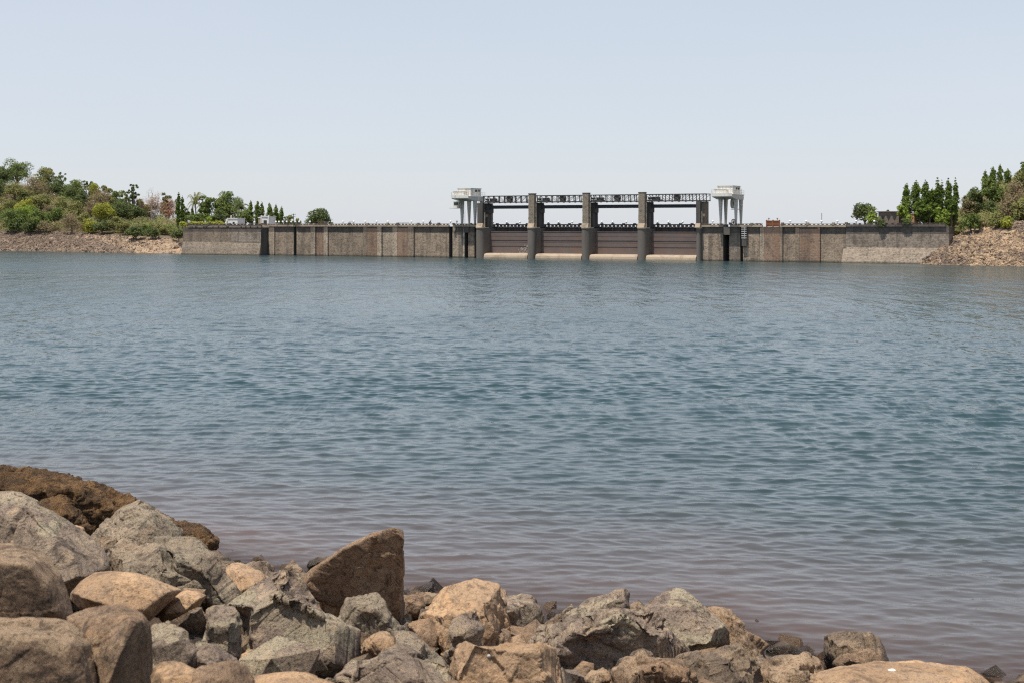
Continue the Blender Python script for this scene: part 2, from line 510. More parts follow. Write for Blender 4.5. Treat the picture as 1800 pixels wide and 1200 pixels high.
LEAF = {
    'green': leaf_mat('green_leaves', (0.075, 0.108, 0.032), (0.105, 0.135, 0.042)),
    'dark': leaf_mat('dark_leaves', (0.060, 0.082, 0.033), (0.080, 0.105, 0.040)),
    'olive': leaf_mat('olive_leaves', (0.110, 0.122, 0.045), (0.145, 0.150, 0.060)),
    'yellow': leaf_mat('yellow_green_leaves', (0.160, 0.185, 0.030), (0.205, 0.210, 0.045)),
    'bright': leaf_mat('bright_leaves', (0.105, 0.155, 0.028), (0.140, 0.190, 0.036)),
    'brown': leaf_mat('dry_twigs', (0.165, 0.135, 0.085), (0.13, 0.12, 0.07)),
    'pink': leaf_mat('dry_pinkish_leaves', (0.27, 0.175, 0.125), (0.20, 0.145, 0.10)),
    'column': leaf_mat('column_leaves', (0.055, 0.088, 0.018), (0.085, 0.122, 0.024)),
}

# ------------------------------------------------------------------ dam frame
UX, UY = 0.878, -0.478          # along the dam
NX, NY = -0.478, -0.878         # out of its face, towards the lake
OY = 17500 / (48.6 + 0.01316 * 1040)
OX = (1040 - CX) / F * OY
DAM_RZ = math.atan2(UY, UX)


def u_at(px, w=0.0):
    a = (px - CX) / F
    return (a * (OY + w * NY) - OX - w * NX) / (UX - a * UY)


def y_at(px, w=0.0):
    return OY + u_at(px, w) * UY + w * NY


def z_at(px, py, w=0.0):
    return CAMZ - (py - HY) / F * y_at(px, w)


def dam_pt(u, w, z):
    return (OX + u * UX + w * NX, OY + u * UY + w * NY, z)


def interp(x, pts):
    return np.interp(x, [p[0] for p in pts], [p[1] for p in pts])


# ------------------------------------------------------------------ ground, hills, banks
gb = MB()
n = 48
gv = [(0, 150, -9)] + [(760 * math.cos(2 * math.pi * i / n), 150 + 760 * math.sin(2 * math.pi * i / n), -9) for i in range(n)]
gb.add(gv, [np.array([[0, 1 + i, 1 + (i + 1) % n] for i in range(n)])])
tag(gb.obj('ground', M['soil']), kind='structure')


def smooth(t):
    t = np.clip(t, 0, 1)
    return t * t * (3 - 2 * t)


LW = [(-900, 428), (-400, 434), (0, 441), (170, 444), (345, 446.5)]


def left_y0(px):
    d = np.minimum(y_at(np.maximum(px, 345.0), 2.0), 17500 / (interp(px, LW) - HY))
    return np.where(px > 345, y_at(px, 0.0), 17500 / (interp(px, LW) - HY))


def left_z(px, s):
    px = np.asarray(px, float); s = np.asarray(s, float)
    zb = interp(px, [(-900, 7), (0, 4.9), (100, 4.8), (170, 4.3), (250, 3.7), (300, 3.3), (322, 2.6), (336, 1.2), (347, -1.5), (350, -2)])
    zt = interp(px, [(-900, 27), (-200, 23), (0, 18.5), (60, 17), (100, 15), (150, 12.2), (200, 9.6), (250, 8.2), (300, 6.6), (345, 6.0), (500, 5.6), (560, 2), (640, -8)])
    front = zb * np.clip(s / 13.0, -0.5, 1) ** 0.85 if False else zb * np.where(s < 0, s / 13.0, np.clip(s / 13.0, 0, 1) ** 0.8)
    back = smooth((s - 13) / 62.0)
    z = front + (zt - zb) * back
    inside = smooth((s - 3) / 4.0)
    zd = -2.5 + (zt + 2.5) * inside
    k = smooth((px - 338) / 12.0)
    z = z * (1 - k) + zd * k
    x = (px - CX) / F * 350
    nn = fbm(np.stack([x * 0.12, s * 0.12, 0 * s], -1).reshape(-1, 3), 4, 5).reshape(z.shape)
    return z + nn * np.where(k > 0.5, 0.15, 0.55) * np.clip((s + 1) / 4, 0, 1)


RW = [(1400, 461), (1595, 463.5), (1660, 466.0), (1800, 468.5), (2200, 477), (2900, 500)]


def right_y0(px):
    return np.where(px < 1595, y_at(px, 0.0), 17500 / (interp(px, RW) - HY))


def right_z(px, s):
    px = np.asarray(px, float); s = np.asarray(s, float)
    zr = interp(px, [(1588, -2), (1600, 0.5), (1625, 2.2), (1650, 3.6), (1690, 5.4), (1740, 6.0), (1800, 7.2), (2000, 11), (2900, 16)])
    zt = interp(px, [(1400, 2), (1480, 5.5), (1640, 6.1), (1670, 7.2), (1700, 9.5), (1750, 13), (1800, 16.0), (2000, 24), (2900, 30)])
    run = np.maximum(zr, 0.5) / 0.55
    front = np.where(s < 0, s * 0.55, zr * np.clip(s / run, 0, 1) ** 0.9)
    z = front + (zt - zr) * smooth((s - run) / 40.0)
    zd = -2.5 + (zt + 2.5) * smooth((s - 3) / 4.0)
    k = 1 - smooth((px - 1590) / 10.0)
    z = z * (1 - k) + zd * k
    x = (px - CX) / F * 250
    nn = fbm(np.stack([x * 0.15, s * 0.15, 0 * s], -1).reshape(-1, 3), 4, 9).reshape(z.shape)
    return z + nn * np.where(k > 0.5, 0.1, 0.5) * np.clip((s + 1) / 4, 0, 1)


def fan(name, pxs, ss, y0, zf, mat, zlim):
    PX, S = np.meshgrid(pxs, ss)
    Y = y0(PX) + S
    X = (PX - CX) / F * Y
    Z = zf(PX, S)
    nr, nc = PX.shape
    idx = np.arange(nr * nc).reshape(nr, nc)
    Fq = np.stack([idx[:-1, :-1], idx[:-1, 1:], idx[1:, 1:], idx[1:, :-1]], -1).reshape(-1, 4)
    me = mesh_of(name, np.stack([X, Y, Z], -1).reshape(-1, 3), [Fq], True)
    me.materials.append(mat); me.materials.append(M['bank_earth']); me.materials.append(M['bank_brown'])
    lim = zlim(PX) + 0.5 * fbm(np.stack([X * 0.3, Y * 0.3, 0 * X], -1).reshape(-1, 3), 3, 2).reshape(X.shape)
    me.polygons.foreach_set('material_index', (((Z < lim) & (S < 18)) * np.where((PX + 25 * (Z - 2) < 190) & (PX < 600), 2, 1))[:-1, :-1].ravel().astype(np.int32))
    return tag(link(name, me, None), kind='structure')


ss = np.concatenate([np.arange(-6, 22, 0.5), np.arange(22, 100, 3), np.arange(100, 400, 30)])
fan('hill', np.concatenate([np.arange(-900, -60, 40), np.arange(-60, 340, 4), np.arange(340, 356, 1), np.arange(356, 660, 8)]), ss, left_y0, left_z, M['hill_soil'], lambda p: interp(p, [(0, 4.9), (170, 4.3), (250, 4.0), (340, 3.6)]))
fan('hill', np.concatenate([np.arange(1400, 1580, 8), np.arange(1580, 1606, 1), np.arange(1606, 1840, 4), np.arange(1840, 2900, 40)]), ss, right_y0, right_z, M['hill_soil'], lambda p: interp(p, [(1600, 5), (1660, 5.0), (1690, 5.6), (1740, 6.6), (1800, 8.0), (2000, 12)]))


def ground_hit(px, py, side):
    """distance past the shore and height where the sight line through px, py meets the hillside"""
    s = np.arange(0.5, 110, 0.5)
    y0, zf = (left_y0, left_z) if side == 'L' else (right_y0, right_z)
    pxa = np.full(s.shape, float(px))
    Y = y0(pxa) + s
    z = zf(pxa, s)
    ray = CAMZ - (py - HY) / F * Y
    ok = np.nonzero(z >= ray)[0]
    i = ok[0] if len(ok) else len(s) - 30
    return Y[i], float(z[i])


# near bank
SHORE = [(-900, 880), (-300, 915), (-100, 935), (120, 948), (300, 965), (380, 978), (430, 992), (540, 1012), (640, 1035), (700, 1050), (760, 1048), (950, 1078), (1100, 1092), (1250, 1095), (1345, 1135), (1420, 1165), (1520, 1185), (1650, 1206), (1760, 1212), (1830, 1200), (2100, 1215), (3000, 1240)]
SLOPE = 0.15


def ys_at(px):
    return 17500 / (interp(px, SHORE) - HY)


def bank_z(px, Y):
    d = ys_at(px) - Y
    return np.where(d > 0, SLOPE * d, 0.22 * d)


def near_fan():
    pxs = np.concatenate([np.arange(-900, -60, 40), np.arange(-60, 1860, 9), np.arange(1860, 3000, 60)])
    ts = np.concatenate([np.arange(-14, -2, 0.5), np.arange(-2, 14, 0.12), np.arange(14, 24, 0.4)])
    PX, T = np.meshgrid(pxs, ts)
    Y = ys_at(PX) - T
    Z = bank_z(PX, Y)
    X = (PX - CX) / F * Y
    nn = fbm(np.stack([X * 1.1, Y * 1.1, 0 * X], -1).reshape(-1, 3), 5, 3).reshape(Z.shape)
    Z = Z + 0.16 * nn - 0.04
    nr, nc = PX.shape
    idx = np.arange(nr * nc).reshape(nr, nc)
    Fq = np.stack([idx[:-1, :-1], idx[1:, :-1], idx[1:, 1:], idx[:-1, 1:]], -1).reshape(-1, 4)
    tag(link('shore', mesh_of('shore', np.stack([X, Y, Z], -1).reshape(-1, 3), [Fq], True), M['soil']), kind='structure')
    # the flatter ground the photographer stands on
    gp = MB()
    gp.box(-60, 60, -20, 4.5, -4, 4.6)
    tag(gp.obj('terrace', M['soil']), kind='structure')


near_fan()

# ------------------------------------------------------------------ lake
def water_material():
    m, nt, b = new_mat('lake_water')
    at = N_(nt, 'ShaderNodeAttribute', attribute_name='shore')
    far = N_(nt, 'ShaderNodeAttribute', attribute_name='far')
    g = N_(nt, 'ShaderNodeNewGeometry')
    mp = N_(nt, 'ShaderNodeMapping')
    mp.inputs['Scale'].default_value = (0.45, 1.0, 1.0)
    mp.inputs['Rotation'].default_value = (0, 0, math.radians(8))
    nt.links.new(g.outputs['Position'], mp.inputs[0])
    nbig = noise(nt, mp.outputs[0], 0.05, 4, 0.6)
    ad = N_(nt, 'ShaderNodeMath', operation='MULTIPLY_ADD')
    nt.links.new(nbig, ad.inputs[0]); ad.inputs[1].default_value = 0.5
    nt.links.new(at.outputs['Fac'], ad.inputs[2])
    col = ramp(nt, ad.outputs[0], [(0.19, (0.17, 0.098, 0.072)), (0.33, (0.085, 0.070, 0.063)), (0.62, (0.030, 0.049, 0.049)), (1.0, (0.025, 0.054, 0.057))])
    nt.links.new(col, b.inputs['Base Color'])
    # the last metre of water is thin enough to show the stones under it
    out = nt.nodes['Material Output']
    tb = N_(nt, 'ShaderNodeBsdfTransparent'); tb.inputs[0].default_value = (0.55, 0.42, 0.33, 1)
    ms = N_(nt, 'ShaderNodeMixShader')
    nt.links.new(ramp(nt, at.outputs['Fac'], [(0.0, 0.60), (0.03, 0.30), (0.075, 0.0)]), ms.inputs[0])
    nt.links.new(b.outputs[0], ms.inputs[1]); nt.links.new(tb.outputs[0], ms.inputs[2])
    nt.links.new(ms.outputs[0], out.inputs[0])
    b.inputs['IOR'].default_value = 1.333
    # unresolved waves far out: their slopes become surface roughness, their groups a broad relief
    rr = N_(nt, 'ShaderNodeMapRange')
    nt.links.new(far.outputs['Fac'], rr.inputs[0])
    rr.inputs[3].default_value = 0.03; rr.inputs[4].default_value = 0.22
    nt.links.new(rr.outputs[0], b.inputs['Roughness'])
    w1 = noise(nt, mp.outputs[0], 0.045, 8, 0.52, 0.3)
    w2 = noise(nt, mp.outputs[0], 1.9, 5, 0.62, 0.5)
    bb = N_(nt, 'ShaderNodeBump')
    bb.inputs['Distance'].default_value = 1.3
    nt.links.new(w1, bb.inputs['Height'])
    nt.links.new(far.outputs['Fac'], bb.inputs['Strength'])
    mp3 = N_(nt, 'ShaderNodeMapping')
    mp3.inputs['Scale'].default_value = (1.5, 0.33, 1.0)
    nt.links.new(g.outputs['Position'], mp3.inputs[0])
    w3 = noise(nt, mp3.outputs[0], 0.26, 4, 0.6, 0.2)
    b3 = N_(nt, 'ShaderNodeBump')
    b3.inputs['Distance'].default_value = 1.5
    nt.links.new(w3, b3.inputs['Height'])
    nt.links.new(far.outputs['Fac'], b3.inputs['Strength'])
    nt.links.new(bb.outputs[0], b3.inputs['Normal'])
    b2 = N_(nt, 'ShaderNodeBump')
    b2.inputs['Distance'].default_value = 0.022
    b2.inputs['Strength'].default_value = 0.8
    nt.links.new(w2, b2.inputs['Height'])
    nt.links.new(b3.outputs[0], b2.inputs['Normal'])
    nt.links.new(b2.outputs[0], b.inputs['Normal'])
    return m


def build_water():
    pys = np.concatenate([np.arange(438.5, 470, 0.8), np.arange(470, 700, 0.5), np.arange(700, 1250, 1.0), np.array([1300, 1400, 1600, 2000])])
    Ys = 17500 / (pys - HY)
    pxs = np.concatenate([np.arange(-900, -60, 40), np.arange(-60, 1860, 3.6), np.arange(1860, 3000, 40)])
    PX, Y = np.meshgrid(pxs, Ys)
    X = (PX - CX) / F * Y
    dY = np.abs(np.gradient(Ys))[:, None] * np.ones_like(PX)
    dist = np.maximum(Y - ys_at(PX), 0)           # metres out from the near shore
    wind = interp(Y, [(20, 1), (45, 1.0), (75, 0.86), (110, 0.9), (150, 0.78), (195, 0.7), (240, 1.05), (400, 1.15)]) * (0.78 + 0.44 * vnoise(np.stack([X * 0.018, Y * 0.03, 0 * X], -1).reshape(-1, 3), 4).reshape(X.shape))
    patch = 0.84 + 0.32 * vnoise(np.stack([X * 0.16, Y * 0.22, 0 * X], -1).reshape(-1, 3), 8).reshape(X.shape)
    grow = np.clip(0.30 + dist / 45.0, 0.3, 1.0)
    Z = np.zeros_like(X); DX = np.zeros_like(X); DY = np.zeros_like(X)
    r = random.Random(3)
    lost = np.zeros_like(X); tot = 0
    Xf, Yf = X.copy(), Y.copy()
    for i in range(92):
        lam = 0.24 * (3.4 / 0.24) ** ((i + r.uniform(-0.4, 0.4)) / 91)
        k = 2 * math.pi / lam
        th = math.radians(-100 + r.gauss(0, 24))
        slope = 0.0285 if lam < 1.1 else 0.029 * (1.1 / lam) ** 2.0
        if lam < 0.62: slope *= 1.15
        a = slope / k
        ph = r.uniform(0, 6.28)
        keep = np.clip((lam / (dY * 2.1)) - 0.7, 0, 1)
        lost += slope * (1 - keep); tot += slope
        if keep.max() <= 0: continue
        rows = keep[:, 0] > 0
        wrap = (k * (Xf[rows] * math.cos(th) + Yf[rows] * math.sin(th)) + ph).astype(np.float32)
        ka = (a * keep[rows]).astype(np.float32)
        Z[rows] += ka * np.sin(wrap)
        cs = ka * np.cos(wrap)
        DX[rows] += cs * math.cos(th); DY[rows] += cs * math.sin(th)
    Z *= grow * wind * patch
    # trochoidal shift: narrow crests, wide troughs
    X = X + 1.25 * DX * grow * wind * patch; Y = Y + 1.25 * DY * grow * wind * patch
    lost = lost / tot
    V = np.stack([X, Y, Z], -1).reshape(-1, 3)
    nr, nc = X.shape
    idx = np.arange(nr * nc).reshape(nr, nc)
    Fq = np.stack([idx[:-1, :-1], idx[1:, :-1], idx[1:, 1:], idx[:-1, 1:]], -1).reshape(-1, 4)
    me = mesh_of('lake_water', V, [Fq], True)
    a = me.attributes.new('shore', 'FLOAT', 'POINT')
    a.data.foreach_set('value', np.clip(dist / 40.0, 0, 1).ravel().astype(np.float32))
    a = me.attributes.new('far', 'FLOAT', 'POINT')
    a.data.foreach_set('value', (np.clip(0.10 + lost, 0, 1) * np.clip(wind, 0, 1.3) / 1.3).ravel().astype(np.float32))
    tag(link('lake_water', me, water_material()), kind='structure')


build_water()

# ------------------------------------------------------------------ dam
dam = tag(empty('dam', (OX, OY, 0), DAM_RZ), 'long low masonry dam with four steel spillway gates across the far side of the lake', 'dam')
TOP = 6.42


def W(mb, u0, u1, w0, w1, z0, z1):
    mb.box(u0, u1, -w1, -w0, z0, z1)


def part(name, mat, u0, u1, w0, w1, z0, z1, parent=None):
    mb = MB(); W(mb, u0, u1, w0, w1, z0, z1)
    return mb.obj(name, M[mat], parent or dam)


# wall sections: px from, px to (front face), offset, material, top
SECT = [
    (459, 472.5, -3.2, 'masonry_grey', TOP), (472.5, 482, 0.30, 'masonry_pale', TOP), (482, 516.3, 0, 'masonry', TOP), (516.3, 521.5, -2.6, 'masonry_grey', TOP),
    (521.5, 546, 0, 'masonry', TOP), (546, 554, 0.33, 'masonry_pale', TOP), (554, 569, 0, 'masonry_rust', TOP), (569, 576, 0.33, 'masonry_pale', TOP),
    (576, 638, 0, 'masonry', TOP), (638, 645, 0.33, 'masonry', TOP), (645, 663, 0.28, 'masonry_rust', TOP), (663, 670.5, 0.36, 'masonry_pale', TOP),
    (670.5, 690, 0, 'masonry_pale', TOP), (690, 698, 0.33, 'masonry_pale', TOP), (698, 717, 0.28, 'masonry_rust', TOP), (717, 727, 0.36, 'masonry', TOP),
    (727, 789.3, 0, 'masonry', TOP), (789.3, 795.5, -2.6, 'masonry_grey', TOP), (795.5, 806, 0, 'masonry_pale', TOP), (806, 814, -0.02, 'masonry_grey', TOP),
    (814, 816.5, 0.0, 'masonry_pale', TOP), (816.5, 823, -3.0, 'masonry_grey', TOP), (823, 834, 0, 'masonry', TOP), (834, 842, -0.6, 'masonry_grey', TOP),
    (1231, 1245, 0.0, 'masonry_pale', TOP), (1245, 1271, 0.02, 'masonry', TOP), (1271, 1282, -3.0, 'masonry_grey', TOP), (1282, 1301, 0, 'masonry_grey', TOP),
    (1301, 1306, -2.6, 'masonry_grey', TOP), (1306, 1336, 0, 'masonry', TOP), (1336, 1343, 0.33, 'masonry_pale', TOP), (1343, 1371, 0.28, 'masonry_rust', TOP),
    (1371, 1375, 0.36, 'masonry', TOP), (1375, 1398, 0, 'masonry', TOP), (1398, 1405, 0.33, 'masonry', TOP), (1405, 1437, 0.28, 'masonry_rust', TOP),
    (1437, 1441, 0.36, 'masonry_rust', TOP), (1441, 1487, 0, 'masonry', TOP), (1487, 1668, 0.1, 'masonry_grey', TOP + 0.1),
]
for a, b, w, mt, top in SECT:
    part('wall_section', mt, u_at(a, max(w, 0)) if w >= 0 else u_at(a, 0), u_at(b, max(w, 0)) if w >= 0 else u_at(b, 0), -6.0, w, -3, top)

# the battered left wing stands further out and bends its foot forward
lw0, lw1 = u_at(322, 2.6), u_at(459, 2.6)
mb = MB()
mb.prism([(6.0, 2.9), (6.0, 6.2), (-2.6, 6.2), (-2.6, 2.9)], lw0, lw1)
mb.obj('wall_section', M['masonry'], dam)
mb = MB()
mb.prism([(6.0, -3), (6.0, 2.897), (-2.62, 2.897), (-2.95, 1.6), (-3.25, -0.2), (-3.4, -3)], lw0, lw1)
mb.obj('wall_foot', M['masonry_apron'], dam)
part('wall_section', 'masonry_grey', u_at(407, 2.6), lw1 - 0.004, 2.604, 2.68, 2.95, 5.7)
# dark stained sheets added on each slot's unlit cheek, shade deepened by their colour
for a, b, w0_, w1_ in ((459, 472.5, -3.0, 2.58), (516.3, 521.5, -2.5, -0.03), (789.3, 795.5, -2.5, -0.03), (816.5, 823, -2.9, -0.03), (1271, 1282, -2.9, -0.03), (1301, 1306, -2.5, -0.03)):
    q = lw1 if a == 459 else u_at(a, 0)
    part('slot_shade_sheet', 'tower_dark', q + 0.003, q + 0.04, w0_, w1_, -2.5, TOP - 0.3)
# the lighter battered apron of the right wing
mb = MB()
mb.prism([(0.5, -2), (0.5, z_at(1560, 435.5)), (-0.13, z_at(1560, 435.5)), (-1.6, 0.0), (-2.0, -2)], u_at(1487, 0.4), u_at(1665, 0.4))
mb.obj('apron', M['masonry_apron'], dam)
# narrow sloping cheek at the apron's end
mb = MB()
mb.prism([(-0.0, -2), (-0.0, 2.55), (-1.5, 0.0), (-1.9, -2)], u_at(1481.5, 0.4), u_at(1487, 0.4) - 0.004)
mb.obj('apron', M['masonry_apron'], dam)

# crest kerb, parapet stones with gaps, coping posts
def parapet(a, b, w, z0, mat='parapet', cop='coping', step=2.4, rough=True):
    u0, u1 = u_at(a, w), u_at(b, w)
    n_ = max(1, round((u1 - u0) / step))
    for i in range(n_):
        p = u0 + (u1 - u0) * i / n_; q = u0 + (u1 - u0) * (i + 1) / n_
        r1 = RNG.uniform(-0.02, 0.03)
        part('parapet_panel', mat, p, q - 0.03, w - 0.42, w + r1 * 0.5, z0, z0 + 0.40)
        mb = MB()
        for k in range(3):
            c = p + (q - p) * (k + 0.5) / 3
            W(mb, c - 0.16, c + 0.16, w - 0.36, w - 0.04, z0 + 0.40, z0 + 0.55)
        W(mb, p, q - 0.03, w - 0.40, w + 0.02, z0 + 0.55, z0 + 0.64)
        mb.obj('coping', M[cop if RNG.random() < 0.55 else mat], dam)
        if i % 2 == 0:
            part('parapet_post', cop if RNG.random() < 0.7 else mat, p - 0.22, p + 0.22, w - 0.45, w + 0.05, z0 + 0.402, z0 + 0.80 + RNG.uniform(-0.05, 0.05))


for a, b in ((460, 516), (521.5, 645), (645.5, 698), (698.5, 789), (796, 842), (1232, 1271), (1283, 1340), (1375, 1487)):
    parapet(a, b, 0.38, TOP + 0.002)
parapet(330, 459, 2.75, 6.40, 'coping', 'coping', 3.0)
parapet(1487, 1662, 0.38, TOP + 0.105, 'masonry_grey', 'coping', 3.0)
# flush stretches of crest
for a, b in ((1371.5, 1375),):
    part('parapet_post', 'parapet', u_at(a, 0.38), u_at(b, 0.38), -0.04, 0.38, TOP + 0.002, TOP + 0.62)
# roadway slab behind the parapets
part('crest_road', 'coping', u_at(459, 0), u_at(838, 0), -5.9, -0.1, TOP + 0.004, TOP + 0.05)
part('crest_road', 'coping', u_at(1235, 0), u_at(1487, 0), -5.9, -0.1, TOP + 0.004, TOP + 0.05)
part('crest_road', 'coping', u_at(325, 2.6), u_at(458, 2.6), -5.9, 2.2, 6.38, 6.40)
# caps over the gate slots beside the cranes, and at the other slots
part('slot_cap', 'parapet', u_at(1271.5, 0.4), u_at(1282, 0.4), -0.9, 0.30, 4.95, TOP - 0.01)
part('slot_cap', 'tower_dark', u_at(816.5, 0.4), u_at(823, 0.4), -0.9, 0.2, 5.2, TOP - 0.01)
part('slot_cap', 'parapet', u_at(796.5, 0.4), u_at(800, 0.4), -0.5, 0.36, 5.4, TOP - 0.01)

# piers
PIER = [(838, 852), (928, 942.5), (1023, 1037.5), (1121, 1136.5), (1224, 1229.5)]
CAPZ = 6.12
pier_side = []
for k, (a, b) in enumerate(PIER):
    u0, u1 = u_at(a, 0.6), u_at(b, 0.6)
    if k == 4: u1 = u0 + 0.95
    uc, r = (u0 + u1) / 2, (u1 - u0) / 2
    pier = empty('pier', (uc, 0, 0)); pier.parent = dam
    mb = MB()
    ns = 14
    prof = [(r * math.cos(math.pi + math.pi * i / ns), -0.5 + r * math.sin(math.pi + math.pi * i / ns)) for i in range(ns + 1)]
    prof += [(r, 6.5), (-r, 6.5)]
    V = [(x, y, -3) for x, y in prof] + [(x, y, CAPZ) for x, y in prof]
    n_ = len(prof)
    mb.add(V, [np.array([[i, (i + 1) % n_, n_ + (i + 1) % n_, n_ + i] for i in range(n_)]), np.array([list(range(n_, 2 * n_))])])
    mb.obj('shaft', M['pier'], pier)
    mb = MB()
    prof2 = [(x * 1.13, (y + 0.5) * 1.12 - 0.5 if y < 0 else y) for x, y in prof]
    prof2[-2] = (r * 1.13, 0.9); prof2[-1] = (-r * 1.13, 0.9)
    V = [(x, y, CAPZ + 0.004) for x, y in prof2] + [(x, y, CAPZ + 0.2) for x, y in prof2]
    mb.add(V, [np.array([[i, (i + 1) % n_, n_ + (i + 1) % n_, n_ + i] for i in range(n_)]), np.array([list(range(n_, 2 * n_))]), np.array([list(range(n_))[::-1]])])
    mb.obj('cap', M['trim'], pier)
    pier_side.append((uc - r, uc + r))

# towers on the piers
ZB = CAPZ + 0.205
TRZ0, TRZ1 = z_at(1040, 355.5, 0), z_at(1040, 342.6, 0)
for k, (a, b) in enumerate(PIER):
    uc = sum(pier_side[k]) / 2
    tower = empty('gate_tower', (uc, 0, ZB)); tower.parent = dam
    hi = (TRZ1 + 0.22 if k in (1, 2, 3) else TRZ0 - 0.06) - ZB
    mid = k in (1, 2, 3)
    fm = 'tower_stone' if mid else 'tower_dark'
    mb = MB()
    hw = 0.45 if k == 4 else 0.68
    W(mb, -hw, hw - 0.08, -0.1, 0.85, 0.0, hi)
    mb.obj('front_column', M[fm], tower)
    # splayed foot
    mb = MB()
    mb.prism([(0.1, 0), (0.1, 0.8), (-0.86, 0.8), (-1.25, 0.0)], -hw - 0.12, hw - 0.02)
    mb.obj('foot', M['parapet'], tower)
    # rubble stones standing proud of the column face
    if mid:
        mb = MB()
        for j in range(150):
            z = RNG.uniform(0.85, hi - 0.3); x = RNG.uniform(-hw + 0.08, hw - 0.3); s = RNG.uniform(0.07, 0.17)
            W(mb, x - s, x + s, 0.7, 0.85 + RNG.uniform(0.005, 0.02), z - s * 0.6, z + s * 0.6)
        tag(mb.obj('facing_stones', M['tower_stone'], tower), kind='stuff')
        for sgn in (-1, 1):
            for z in (1.9, 3.9):
                part('bracket', 'tower_dark', sgn * hw * 0.95 - 0.12, sgn * hw * 0.95 + 0.12, 0.2, 0.75, z, z + 0.14, tower)
        part('top_block', 'tower_dark', -hw - 0.04, hw - 0.04, -0.15, 0.9, hi + 0.003, hi + 0.16, tower)
    part('trim_strip', 'trim', hw - 0.02, hw + 0.12, 0.1, 0.42, 0.0, hi - 1.9, tower)
    mb = MB()
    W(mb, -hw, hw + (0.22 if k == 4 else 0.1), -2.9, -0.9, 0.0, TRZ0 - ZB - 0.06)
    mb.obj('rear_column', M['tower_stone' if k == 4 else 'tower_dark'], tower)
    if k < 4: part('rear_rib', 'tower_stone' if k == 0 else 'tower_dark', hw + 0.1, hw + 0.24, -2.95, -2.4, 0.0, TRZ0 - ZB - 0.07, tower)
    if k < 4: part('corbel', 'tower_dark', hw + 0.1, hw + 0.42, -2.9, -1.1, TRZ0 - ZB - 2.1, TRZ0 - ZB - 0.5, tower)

GZ0, GZ1 = 1.02, z_at(1040, 408, -1.6)
box_me = {}


def bar(name, mat, parent, p, q, t):
    """a square bar between two points of the dam frame (u, w, z)"""
    mb = MB()
    mb.tube([(p[0], -p[1], p[2]), (q[0], -q[1], q[2])], t * 0.7, 4)
    return mb.obj(name, M[mat], parent)


